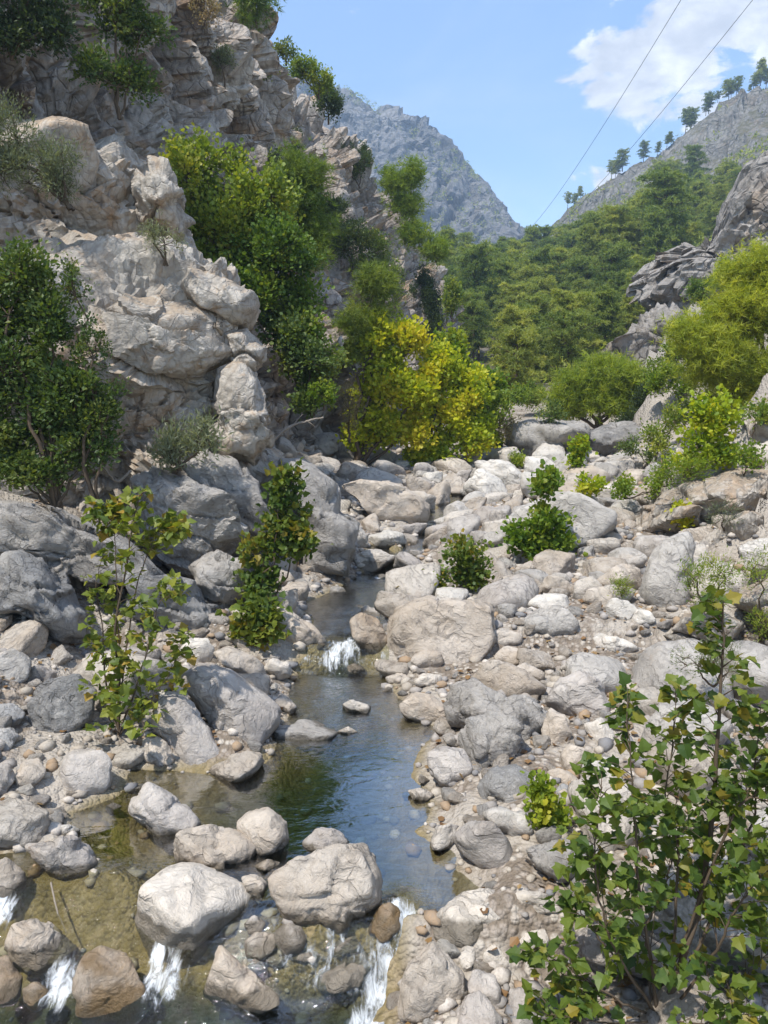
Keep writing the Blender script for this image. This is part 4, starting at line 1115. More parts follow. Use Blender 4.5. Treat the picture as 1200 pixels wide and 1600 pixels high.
def build_pebbles():
    D, Fc = ico(1); g = np.random.default_rng(77); n = 8000
    x = g.uniform(-9, 11, n * 4); y = 4.8 + 34 * g.uniform(0, 1, n * 4) ** 1.7
    sd = stream_sdf(x, y)
    ok = ((sd > -0.05) | (g.uniform(0, 1, n * 4) < 0.35)) & (x < np.interp(y, *XR) + 1.5) & (x > np.interp(y, *XL) - 2.5) & (np.abs(x) < 0.56 * y + 1.5)
    x, y, sd = x[ok][:n], y[ok][:n], sd[ok][:n]; n = len(x)
    z = ground_z(x, y)
    r = 0.022 * (5.0 ** g.uniform(0, 1, n) ** 1.2) * (1 + 0.03 * np.maximum(0, y - 8))
    S = np.stack([g.uniform(0.8, 1.4, n), g.uniform(0.8, 1.2, n), g.uniform(0.5, 0.9, n)], 1) * r[:, None]
    a = g.uniform(0, 6.28, n); jit = 1 + 0.22 * g.normal(size=(n, len(D), 1)).clip(-1.5, 1.5) * 0.8
    V = D[None] * jit * S[:, None]
    X = V[..., 0] * np.cos(a)[:, None] - V[..., 1] * np.sin(a)[:, None]; Y = V[..., 0] * np.sin(a)[:, None] + V[..., 1] * np.cos(a)[:, None]
    V = np.stack([X + x[:, None], Y + y[:, None], V[..., 2] + (z + r * 0.25)[:, None]], 2).reshape(-1, 3)
    Fa = (Fc[None] + (np.arange(n) * len(D))[:, None, None]).reshape(-1, 3)
    me = build_mesh('gravel', V, Fa, True, {'rnd': np.repeat(g.uniform(0, 1, n), len(D))})
    tag(link('gravel', me, M_PEBBLE), 'loose tan and grey gravel between the boulders', 'gravel', kind='stuff')


build_pebbles()

# ------------------------------------------------------------------ leaves and branches
def _fan(outline, centre, fold=0.0):
    O = np.array([(x, y, fold * abs(x) - 0.24 * y * y) for x, y in outline], float); V = np.concatenate([[(centre[0], centre[1], -0.03)], O])
    n = len(O); return V, np.array([[0, 1 + i, 1 + (i + 1) % n] for i in range(n)])


def _mirror(half): return half + [(-x, y) for x, y in reversed(half) if abs(x) > 1e-6]


LEAF = {
    'plane': _fan(_mirror([(0, 0.0), (0.22, -0.03), (0.47, 0.03), (0.41, 0.22), (0.60, 0.46), (0.40, 0.53), (0.25, 0.76), (0, 1.0)]), (0, 0.3), 0.25),
    'diamond': (np.array([(0, 0, 0), (0.32, 0.5, 0.10), (0, 1, 0), (-0.32, 0.5, 0.10)], float), np.array([[0, 1, 2], [0, 2, 3]])),
    'broad': (np.array([(0, 0, 0), (0.45, 0.35, 0.12), (0.2, 0.9, 0.02), (-0.25, 0.85, 0.02), (-0.45, 0.35, 0.12)], float), np.array([[0, 1, 2], [0, 2, 3], [0, 3, 4]])),
    'lance': (np.array([(0, 0, 0), (0.11, 0.45, 0.04), (0, 1, -0.05), (-0.11, 0.45, 0.04)], float), np.array([[0, 1, 2], [0, 2, 3]])),
}


def _needles(k, w, seed):
    g = np.random.default_rng(seed); V = []; Fc = []
    for i in range(k):
        d = g.normal(size=3); d[1] = abs(d[1]) + 0.35; d /= np.linalg.norm(d)
        s = np.cross(d, g.normal(size=3)); s /= np.linalg.norm(s)
        a = len(V); V += [-s * w, s * w, d]; Fc.append([a, a + 1, a + 2])
    return np.array(V), np.array(Fc)


LEAF['needles'] = _needles(9, 0.045, 3)
LEAF['tuft'] = _needles(6, 0.13, 4)


def place_leaves(P, Dir, size, kind, g, flat=0.5, rnd=None):
    """one mesh of leaves at points P growing along Dir"""
    T, Fc = LEAF[kind]; n = len(P)
    Y = Dir + 0.45 * g.normal(size=(n, 3)); Y /= np.linalg.norm(Y, axis=1)[:, None] + 1e-9
    up = g.normal(size=(n, 3)) * (1 - flat) + np.array([0, 0, 1.0]) * flat * 1.6
    X = np.cross(Y, up); X /= np.linalg.norm(X, axis=1)[:, None] + 1e-9
    Z = np.cross(X, Y)
    s = size * g.uniform(0.45, 1.35, n)
    V = P[:, None] + s[:, None, None] * (T[None, :, :1] * X[:, None] + T[None, :, 1:2] * Y[:, None] + T[None, :, 2:] * Z[:, None])
    Fa = (Fc[None] + (np.arange(n) * len(T))[:, None, None]).reshape(-1, 3)
    if rnd is None: rnd = g.uniform(0, 1, n)
    return V.reshape(-1, 3), Fa, np.repeat(np.clip(rnd, 0, 1), len(T))


def bent(a, b, g, n=6, bow=0.12, lift=0.0):
    t = np.linspace(0, 1, n)[:, None]; L = np.linalg.norm(b - a)
    o = g.normal(size=3) * bow * L; w = g.normal(size=(n, 3)) * 0.025 * L; w[0] = w[-1] = 0
    return a + (b - a) * t + o * (t * (1 - t) * 2) + np.array([0, 0, lift * L]) * (t * (1 - t) * 2) + w


def clump_px(px0, py0, px1, py1, y, deep=0.8):
    """ellipsoid of foliage that fills a pixel box at distance y"""
    c = at_y((px0 + px1) / 2, (py0 + py1) / 2, y); w = (c - CAM) @ FWD
    rx = (px1 - px0) / 2 / F * w; rz = (py1 - py0) / 2 / F * w
    return (c[0], c[1], c[2], rx, deep * (rx + rz) / 2, rz)


def foliage(clumps, base, kind, size, dens, seed, flat=0.4, twig_r=0.006, stem_r=0.03, per=14, wild=0.3, trunks=1, inner=0.25, billows=8, layer=0.9):
    """twigs through each clump with leaves along their outer halves; returns wood parts and leaf arrays about base"""
    g = np.random.default_rng(seed); base = np.asarray(base, float)
    wood = []; LP = []; LD = []; LR = []
    fine = []
    for c in clumps:                       # break each mass into uneven billows
        rx, ry, rz = c[3:]; m = billows
        if m <= 1: fine.append(tuple(c) + (0.0, None)); continue
        D = g.normal(size=(m, 3)); D /= np.linalg.norm(D, axis=1)[:, None]; D[:, 2] = D[:, 2] * 0.9 + 0.1
        for k in range(m):
            f = g.uniform(0.34, 0.58); w = D[k] * (1 - 0.75 * f) * g.uniform(0.75, 1.05)
            fine.append((c[0] + w[0] * rx, c[1] + w[1] * ry, c[2] + w[2] * rz, rx * f, ry * f, rz * f * layer, g.normal() * 0.16, (c[0], c[1], c[2] - rz * 0.3)))
        ch = np.array([c[0], c[1], c[2] - rz * 0.3]) - base; sr = stem_r * (0.45 + 0.5 * min(1.5, rz))
        wood.append(tube(bent(np.array([g.normal() * 0.04, g.normal() * 0.04, 0.0]), ch, g, 8, 0.10, 0.05), np.linspace(sr, sr * 0.5, 8), 6))
    for ci, (cx, cy_, cz, rx, ry, rz, tone, par) in enumerate(fine):
        c = np.array([cx, cy_, cz]) - base; rad = np.array([rx, ry, rz])
        root = np.array([g.normal() * 0.04, g.normal() * 0.04, 0.0]) * (1 + 3 * (trunks > 1))
        hub = c - np.array([0, 0, rz * 0.35])
        B = bent(root, hub, g, 7, 0.10, 0.05); L = np.linalg.norm(hub - root) + rz
        sr = stem_r * (0.3 + 0.3 * min(1.5, rz))
        if par is not None: B = bent(np.array(par) - base, hub, g, 5, 0.12, 0.05); sr *= 0.6
        wood.append(tube(B, np.linspace(sr, sr * 0.45, len(B)), 5))
        area = 4 * math.pi * ((rx * ry) ** 1.6 / 3 + (rx * rz) ** 1.6 / 3 + (ry * rz) ** 1.6 / 3) ** (1 / 1.6)
        nt = max(6, int(1.35 * dens * area / per))
        D = g.normal(size=(nt, 3)); D /= np.linalg.norm(D, axis=1)[:, None]
        lump = 1 + wild * fbm(D * 1.8 + ci * 5.1, 3, seed) + 0.5 * wild * g.normal(size=nt)
        rr = lump * (inner + (1 - inner) * g.uniform(0, 1, nt) ** 0.55)
        tip = c + D * rad * rr[:, None]
        k = np.clip(g.uniform(0.1, 0.6, nt), 0, 1)[:, None]
        st = hub * (1 - k) + tip * k - np.array([0, 0, 0.12 * rz]) * k
        crown_r = 0.5 + tone + 0.28 * fbm(tip / max(0.4, rz) * 1.3 + 31, 2, seed + 2)
        for q in range(0, nt, 3):
            wood.append(tube(np.stack([hub + 0.15 * (st[q] - hub), (st[q] + hub) / 2 + g.normal(size=3) * 0.03 * rz, st[q], tip[q]]), np.array([2.2, 1.8, 1.3, 0.4]) * twig_r, 3))
        t = g.uniform(0.25, 1.0, (nt, per)); t = t ** 0.7
        dv = tip - st
        p = st[:, None] + dv[:, None] * t[..., None] + g.normal(size=(nt, per, 3)) * size * 0.9
        LP.append(p.reshape(-1, 3)); LD.append(np.repeat(dv / (np.linalg.norm(dv, axis=1)[:, None] + 1e-6), per, 0))
        LR.append((np.repeat(crown_r, per) + g.normal(size=nt * per) * 0.17))
    V, Fa, r = place_leaves(np.concatenate(LP), np.concatenate(LD), size, kind, g, flat, np.concatenate(LR))
    return merge(wood), (V, Fa, r)


def plant(name, label, cat, base, clumps, kind, size, dens, mat, seed, group=None, bark=None, crown='crown', wood_name='trunk', **kw):
    w, (V, Fa, r) = foliage(clumps, base, kind, size, dens, seed, **kw)
    root = thing(name, label, cat, base, group)
    link(wood_name, build_mesh(wood_name, w[0], w[1], True), bark or M_BARK, root)
    link(crown, build_mesh(crown, V, Fa, False, {'rnd': r}), mat, root)
    return root


bpy.context.view_layer.update()
DG = bpy.context.evaluated_depsgraph_get()


def hit(px, py):
    """first rock or ground the ray through a pixel meets"""
    d = Vector(ray(px, py)).normalized()
    ok, loc, *_ = scene.ray_cast(DG, Vector(CAM), d)
    return np.array(loc) if ok else at_y(px, py, 50)


def px_plant(name, label, cat, boxes, y, kind, size, dens, mat, seed, base=None, **kw):
    if y is None:
        q = hit(sum(b[0] + b[2] for b in boxes) / 2 / len(boxes), max(b[3] for b in boxes) - 4); y = q[1] - 0.8 * (boxes[0][2] - boxes[0][0]) / 2 / F * q[1]
    cl = [clump_px(*b[:4], y + (b[4] if len(b) > 4 else 0)) for b in boxes]
    if base is None:
        lo = min(cl, key=lambda c: c[2] - c[5]); b = (lo[0], lo[1] + 0.2, lo[2] - lo[5] * 1.05)
    else: b = at_y(base[0], base[1], y)
    return plant(name, label, cat, b, cl, kind, size, dens, mat, seed, **kw)


# ------------------------------------------------------------------ shrubs of the left flank
SH = [
    ('evergreen_tree', 'dense mid-green evergreen tree with rounded top filling the gully behind the outcrop', 'tree', [(245, 200, 400, 400), (250, 300, 420, 470), (330, 240, 470, 420, 0.5)], 26, 'broad', 0.13, 105, L_GREEN, (380, 520)),
    ('evergreen_tree', 'yellow-flecked green tree below the rounded evergreen in the gully', 'tree', [(330, 330, 500, 500), (380, 420, 520, 560), (310, 400, 440, 500, -0.5)], 25.5, 'broad', 0.13, 105, L_GREEN, (450, 590)),
    ('evergreen_tree', 'darker bush with drooping foliage at the foot of the gully', 'tree', [(420, 480, 540, 620), (440, 560, 530, 650), (400, 460, 480, 560, .6)], 25, 'broad', 0.12, 105, L_EVER, (490, 650)),
    ('young_pine', 'light feathery young pine leaning out of the cliff gully', 'tree', [(430, 230, 510, 330), (420, 300, 520, 390), (440, 370, 530, 430)], 30, 'needles', 0.26, 46, L_PINE, (450, 440)),
    ('young_pine', 'soft green young pine beside the yellow trees', 'tree', [(555, 410, 615, 480), (530, 460, 620, 520), (520, 490, 600, 570)], 34, 'needles', 0.26, 50, L_PINE, (575, 640)),
    ('cliff_shrub', 'big dark shrub hanging from the top of the stained hollow', 'shrub', [(110, -60, 250, 90), (120, 60, 245, 175), (170, 0, 270, 80)], 22.6, 'diamond', 0.12, 110, L_EVER, None),
    ('cliff_shrub', 'dark shrub crowding the cliff brow beside the stained hollow', 'shrub', [(-60, -70, 120, 70), (20, -30, 130, 80), (-40, 20, 60, 85)], 21.0, 'diamond', 0.12, 100, L_DARK, None),
    ('olive_shrub', 'silvery olive branches hanging over the smooth domed rock', 'shrub', [(-80, 130, 60, 300), (0, 190, 110, 310), (60, 220, 140, 320)], 17.6, 'lance', 0.10, 230, L_OLIVE, None),
    ('evergreen_shrub', 'large glossy dark green shrub rooted in the scree below the outcrop', 'shrub', [(-90, 370, 115, 560), (-70, 500, 150, 700), (20, 600, 150, 720), (60, 560, 200, 690), (-70, 640, 90, 750), (20, 450, 130, 560), (-30, 690, 110, 790), (80, 650, 185, 740)], 14.9, 'diamond', 0.10, 230, L_EVER, (90, 800)),
    ('evergreen_shrub', 'thin upright bush against the buff outcrop beside the large dark shrub', 'shrub', [(110, 480, 180, 600), (130, 580, 205, 690), (95, 400, 140, 500)], 14.8, 'diamond', 0.07, 130, L_EVER, (150, 780)),
    ('oleander', 'grey-green oleander rooted on the slab top below the buff outcrop', 'shrub', [(255, 630, 305, 730), (295, 640, 350, 720), (245, 680, 290, 740)], 16.5, 'lance', 0.15, 170, L_OLIVE, (280, 735)),
    ('cliff_shrub', 'small grey-green bush in a cleft of the upper cliff face', 'shrub', [(320, 70, 375, 130)], None, 'diamond', 0.09, 110, L_OLIVE, None),
    ('cliff_shrub', 'brownish bush in the notch at the cliff top', 'shrub', [(295, -20, 345, 45)], None, 'diamond', 0.09, 110, L_DRY, None),
    ('cliff_shrub', 'dark round shrub on the cliff below the pines', 'shrub', [(440, 190, 475, 240)], None, 'diamond', 0.10, 120, L_DARK, None),
    ('cliff_shrub', 'dark bush in the shade beside the light young pine', 'shrub', [(395, 230, 445, 275)], None, 'diamond', 0.10, 120, L_DARK, None),
    ('cliff_shrub', 'dark spreading oak on the cliff shoulder against the blue mountain', 'shrub', [(510, 210, 560, 270), (540, 220, 585, 290)], None, 'diamond', 0.13, 110, L_DARK, None),
    ('cliff_shrub', 'dark green shrub on the cliff ledge above the rocky gap', 'shrub', [(490, 305, 555, 370), (500, 340, 600, 420)], None, 'diamond', 0.12, 110, L_DARK, None),
    ('cliff_shrub', 'blue-green bushy tree at the foot of the far cliff', 'shrub', [(545, 360, 625, 450), (560, 400, 640, 480)], None, 'diamond', 0.12, 110, L_EVER, None),
    ('cliff_shrub', 'dark shrubs column on the rim of the far cliff', 'shrub', [(640, 410, 680, 500), (655, 450, 700, 540)], None, 'diamond', 0.14, 100, L_DARK, None),
    ('cliff_shrub', 'small dark shrub at the cliff rim near the top pines', 'shrub', [(395, 85, 435, 130)], None, 'diamond', 0.11, 110, L_EVER, None),
    ('cliff_shrub', 'thin grey-green bush on the shelf above the outcrop nose', 'shrub', [(225, 330, 290, 410), (215, 340, 260, 380)], None, 'lance', 0.08, 70, L_OLIVE, None),
    ('evergreen_shrub', 'pale green low bush at the end of the gully scree', 'shrub', [(480, 590, 530, 640)], 24, 'broad', 0.09, 90, L_LIME, None),
    ('dry_shrub', 'dry brownish thicket between the gully and the yellow trees', 'shrub', [(520, 580, 570, 670), (530, 620, 560, 690)], 29, 'lance', 0.11, 60, L_DRY, None),
]
for i, (nm, lb, ct, bx, y, kd, sz, dn, mt, bs) in enumerate(SH):
    px_plant(nm, lb, ct, bx, y, kd, sz, dn, mt, 700 + i, base=bs, crown='foliage' if ct == 'shrub' else 'crown', wood_name='stems' if ct == 'shrub' else 'trunk', stem_r=0.05)

# pines and oaks standing on the cliff skyline
TOPS = [
    ('cliff_pine', 'feathery pine at the very top of the cliff', [(375, -40, 420, 35)], 40, 'needles', 0.34, 40, L_PINE),
    ('cliff_pine', 'small dark tree on the cliff skyline below the topmost pine', [(428, 62, 464, 98)], 46, 'diamond', 0.14, 110, L_EVER),
    ('cliff_pine', 'yellowish bushy tree on the cliff skyline', [(445, 88, 500, 130), (480, 98, 520, 150)], 50, 'diamond', 0.15, 110, L_GREEN),
    ('cliff_pine', 'dark leaning tree where the skyline meets the blue mountain', [(490, 130, 535, 190)], 54, 'diamond', 0.15, 120, L_DARK),
    ('cliff_pine', 'tall sunlit pine on the far cliff rim against the blue mountain', [(602, 262, 634, 305), (630, 258, 660, 300), (612, 300, 656, 340)], 62, 'needles', 0.42, 26, L_BPINE),
    ('cliff_pine', 'sunlit spreading pine below the tall one on the far rim', [(628, 348, 668, 385), (660, 368, 704, 408)], 62, 'needles', 0.42, 26, L_BPINE),
    ('cliff_pine', 'small yellow-green tree at the end of the far rim', [(690, 430, 722, 500)], 60, 'diamond', 0.18, 90, L_GREEN),
]
for i, (nm, lb, bx, y, kd, sz, dn, mt) in enumerate(TOPS):
    px_plant(nm, lb, 'tree', bx, y, kd, sz, dn, mt, 760 + i, stem_r=0.07, bark=M_PBARK)

# ------------------------------------------------------------------ yellow plane trees at the bend
px_plant('plane_tree', 'tall plane tree turning yellow, nearest to the stream gully', 'tree', [(560, 482, 620, 570), (552, 520, 630, 620), (605, 492, 670, 580), (545, 580, 640, 680), (535, 640, 600, 710), (600, 560, 690, 660), (590, 630, 670, 710)], 34, 'broad', 0.18, 85, L_YELLOW, 801, base=(553, 735), stem_r=0.09, wild=0.5)
px_plant('plane_tree', 'golden plane tree in the middle of the yellow group', 'tree', [(650, 530, 720, 620), (690, 570, 770, 660), (640, 600, 730, 700), (690, 640, 770, 725), (630, 670, 720, 735)], 35, 'broad', 0.18, 85, L_YELLOW, 802, base=(670, 745), stem_r=0.09, wild=0.5)
px_plant('plane_tree', 'greener plane tree behind the golden ones', 'tree', [(670, 510, 750, 610), (700, 560, 785, 680), (720, 640, 795, 725)], 38, 'broad', 0.19, 100, L_LIME, 803, base=(735, 742), stem_r=0.09, wild=0.3)

# ------------------------------------------------------------------ right flank
px_plant('pine_tree', 'large bright pine with long drooping branches over the right slope', 'tree', [(1130, 380, 1230, 470), (1040, 480, 1160, 560), (1100, 440, 1240, 560), (1060, 530, 1220, 610), (1140, 590, 1250, 640), (1160, 390, 1260, 520)], 30, 'needles', 0.30, 40, L_BPINE, 811, billows=15, layer=0.5, wild=0.5, base=(1230, 760), stem_r=0.10, bark=M_PBARK, flat=0.2)
px_plant('pine_tree', 'flat-topped pine with a bare trunk above the dark ledge', 'tree', [(870, 575, 960, 625), (920, 555, 1010, 610), (890, 605, 1000, 655), (860, 610, 910, 650), (960, 590, 1020, 640)], 44, 'needles', 0.42, 30, L_BPINE, 812, billows=12, layer=0.5, wild=0.5, base=(934, 670), stem_r=0.13, bark=M_PBARK, flat=0.2)
px_plant('evergreen_shrub', 'dark round shrub in the shade beside the flat-topped pine', 'shrub', [(985, 600, 1035, 650), (950, 640, 1020, 680)], 42, 'diamond', 0.12, 130, L_DARK, 813, crown='foliage', wood_name='stems')
RS = [
    ('hill_shrub', 'dry brownish bush in the gap beside the dark ledge', [(775, 640, 815, 690)], None, 'lance', 0.16, 90, L_DRY),
    ('hill_shrub', 'green bush in the gully between yellow trees and ledge', [(760, 610, 800, 670), (790, 600, 830, 640)], None, 'diamond', 0.14, 90, L_GREEN),
    ('hill_shrub', 'round green bush on top of the dark ledge', [(835, 625, 880, 665)], None, 'diamond', 0.13, 90, L_EVER),
    ('hill_shrub', 'broad low bush between the ledge and the forest foot', [(800, 590, 860, 640), (850, 600, 900, 650)], None, 'diamond', 0.15, 80, L_GREEN),
    ('hill_shrub', 'light green bush beside the trunk of the flat-topped pine', [(1005, 560, 1060, 620), (1040, 570, 1090, 630)], None, 'diamond', 0.14, 90, L_LIME),
    ('hill_shrub', 'dark bush on the shaded rock bank', [(1000, 690, 1040, 730), (970, 680, 1010, 715)], None, 'diamond', 0.11, 110, L_EVER),
    ('hill_shrub', 'fresh green bush at the head of the pale slabs', [(1140, 690, 1200, 745)], None, 'diamond', 0.10, 110, L_LIME),
    ('hill_shrub', 'olive green bush in the hollow of the jagged crag', [(1070, 430, 1130, 480), (1110, 400, 1180, 470)], None, 'diamond', 0.14, 100, L_GREEN),
    ('hill_shrub', 'broad green bush under the jagged crag', [(1030, 520, 1090, 570), (1000, 560, 1060, 600)], None, 'diamond', 0.13, 100, L_GREEN),
    ('hill_shrub', 'grey-green bushes below the bright pine', [(1040, 620, 1100, 670), (1080, 600, 1140, 640)], None, 'diamond', 0.12, 100, L_EVER),
    ('hill_shrub', 'mid-green bush above the yellow shrub', [(1000, 650, 1060, 720), (1030, 630, 1080, 680)], None, 'diamond', 0.11, 100, L_GREEN),
    ('hill_shrub', 'green bush directly under the large bright pine', [(1150, 620, 1210, 680)], None, 'diamond', 0.10, 100, L_GREEN),
    ('yellow_shrub', 'bright yellow plane bush on the slope below the bright pine', [(1075, 620, 1130, 690), (1100, 610, 1165, 700), (1040, 670, 1120, 745), (1110, 680, 1150, 740)], None, 'broad', 0.13, 80, L_YELLOW),
    ('yellow_shrub', 'slim yellow sapling standing alone before the dark ledge', [(895, 680, 916, 712), (892, 705, 912, 732)], None, 'broad', 0.13, 70, L_YELLOW),
    ('yellow_shrub', 'low yellow-green thicket along the upstream right bank', [(950, 745, 1010, 780), (1000, 735, 1060, 775), (1040, 700, 1080, 760)], None, 'diamond', 0.11, 90, L_LIME),
    ('yellow_shrub', 'small yellow-green bush behind the huge pale boulder', [(895, 745, 945, 780)], None, 'broad', 0.11, 80, L_YELLOW),
    ('yellow_shrub', 'feathery lime green bush beside the yellow thicket', [(1060, 700, 1130, 760), (1020, 720, 1070, 760)], None, 'lance', 0.12, 90, L_LIME),
    ('bank_shrub', 'thin grey-green broom on the pale slabs', [(1100, 780, 1165, 830)], None, 'lance', 0.08, 70, L_OLIVE),
    ('bank_shrub', 'wispy yellowish shrub beside the tall pale slab', [(1060, 840, 1110, 940), (1090, 860, 1180, 930), (1080, 900, 1140, 960)], None, 'lance', 0.07, 130, L_LIME),
    ('bank_shrub', 'dull green wispy shrub beside the yellowish wispy shrub', [(1150, 840, 1230, 950), (1170, 930, 1230, 1010)], None, 'lance', 0.07, 130, L_GREEN),
    ('bank_shrub', 'dry grey bush under the red-tinged sapling top', [(1050, 1000, 1130, 1060), (1090, 980, 1160, 1080)], None, 'lance', 0.06, 150, L_OLIVE),
    ('bank_shrub', 'tiny olive tuft against the tall pale slab', [(955, 900, 1000, 935)], None, 'lance', 0.06, 150, L_LIME),
    ('bank_shrub', 'sprig of yellow leaves on the sloping slabs', [(1055, 785, 1075, 825)], None, 'broad', 0.1, 60, L_YELLOW),
    ('willow_clump', 'grey-green willow clump between the pale slabs', [(745, 765, 785, 825), (755, 790, 780, 830)], 27, 'lance', 0.12, 120, L_OLIVE),
    ('bank_shrub', 'small round bush upstream by the bright slabs', [(790, 705, 825, 735)], None, 'diamond', 0.1, 100, L_LIME),
]
for i, (nm, lb, bx, y, kd, sz, dn, mt) in enumerate(RS):
    px_plant(nm, lb, 'shrub', bx, y, kd, sz, dn, mt, 820 + i, crown='foliage', wood_name='stems', stem_r=0.03)

# bushes in the stream bed, standing where their feet meet the gravel
def bed_plant(nm, lb, ct, boxes, foot, kd, sz, dn, mt, seed, **kw):
    b = on_ground(*foot); cl = [clump_px(*q[:4], b[1]) for q in boxes]
    return plant(nm, lb, ct, b, cl, kd, sz, dn, mt, seed, **kw)


bed_plant('bed_sapling', 'bright leafy green sapling in front of the huge pale boulder', 'sapling', [(838, 728, 872, 790), (815, 780, 880, 850), (795, 810, 840, 860), (850, 830, 890, 875), (800, 840, 870, 880)], (848, 880), 'broad', 0.13, 130, L_LIME, 851, stem_r=0.03, wild=0.35, crown='foliage', wood_name='stems')
bed_plant('bed_shrub', 'sprawling olive green bush left of the bright leafy sapling', 'shrub', [(690, 835, 770, 900), (640, 895, 730, 935), (710, 870, 770, 920)], (705, 930), 'broad', 0.10, 130, L_PLANE, 852, wild=0.4, crown='foliage', wood_name='stems')
bed_plant('bed_sapling', 'plane seedling sprouting between the stones by the smooth grey boulder', 'sapling', [(822, 1215, 850, 1255), (830, 1240, 868, 1285), (850, 1262, 885, 1300)], (845, 1300), 'broad', 0.075, 75, L_LIME, 853, stem_r=0.015, billows=3, wild=0.5, crown='foliage', wood_name='stems')
bed_plant('bed_shrub', 'yellow tinged plane bush climbing the grey rock wall', 'shrub', [(425, 720, 470, 800), (400, 780, 490, 850), (375, 820, 450, 900), (440, 800, 490, 880), (370, 880, 440, 935)], (405, 960), 'plane', 0.115, 62, L_PLANE, 854, wild=0.4, crown='foliage', wood_name='stems', per=8)
bed_plant('bed_shrub', 'low plane bush hanging over the smooth tan boulder', 'shrub', [(365, 930, 430, 985), (400, 945, 450, 1010), (370, 960, 420, 1010)], (405, 1000), 'plane', 0.115, 62, L_PLANE, 855, wild=0.4, crown='foliage', wood_name='stems', per=8)


# ------------------------------------------------------------------ plane saplings with traced stems
def sapling(name, label, foot, y, stems, leaf, seed, twig=0.5, dens=1.0, mat=L_PLANE, r0=0.03, spread=0.35, shift=None):
    """stems: pixel polylines (x, y, forward offset); alternate twigs carry lobed leaves"""
    g = np.random.default_rng(seed)
    base = on_ground(*foot); y = base[1]
    root = thing(name, label, 'sapling', base)
    LP, LD, LR = [], [], []
    for si, (pts, rs, t0) in enumerate(stems):
        K = np.array([at_y(a, b, y + c) for a, b, c in pts]) - base
        if si == 0 or True: K[0] = K[0] * 0.25
        n = 26; P = catmull(K, np.linspace(0, len(K) - 1, n))
        P[1:] += g.normal(size=(n - 1, 3)) * 0.006
        rad = np.linspace(rs, rs * 0.18, n)
        link('stem', build_mesh('stem', *tube(P, rad, 7), True), M_BARK, root)
        L = np.linalg.norm(np.diff(P, axis=0), axis=1).sum()
        nt = int(L * 15 * dens)
        tw = []
        for k in range(nt):
            u = t0 + (1 - t0) * (k + g.uniform(0, 0.9)) / nt; f = u * (n - 1); i = min(int(f), n - 2)
            p = P[i] + (P[i + 1] - P[i]) * (f - i); ax = P[i + 1] - P[i]; ax /= np.linalg.norm(ax)
            side = g.normal(size=3); side -= ax * (side @ ax); side /= np.linalg.norm(side)
            d = ax * 0.55 + side * 0.9 + np.array([0, 0, 0.15]); d /= np.linalg.norm(d)
            ln = twig * g.uniform(0.45, 1.0) * (1.1 - 0.55 * u)
            q = p + d * ln; mid = (p + q) / 2 + np.array([0, 0, 0.06 * ln])
            q = q - np.array([0, 0, 0.10 * ln])
            tw.append(tube(np.stack([p, mid, q]), np.array([rs * 0.22 + 0.0015, 0.003, 0.0015]), 4))
            m = int(g.integers(5, 10))
            for v in np.linspace(0.3, 1.0, m):
                c = (1 - v) ** 2 * p + 2 * v * (1 - v) * mid + v * v * q
                sd = g.normal(size=3) * 0.7 + d * 0.5 + np.array([0, 0, -0.15]); sd /= np.linalg.norm(sd)
                LP.append(c + sd * leaf * 0.45); LD.append(sd); LR.append(0.42 + 0.26 * g.normal() + 0.1 * (u - 0.5) + (0.45 if g.uniform() < 0.05 else 0))
        link('twigs', build_mesh('twigs', *merge(tw), True), M_BARK, root)
    V, Fa, r = place_leaves(np.array(LP), np.array(LD), leaf, 'plane', g, 0.6, np.array(LR))
    link('foliage', build_mesh('foliage', V, Fa, False, {'rnd': r}), mat, root)
    return root


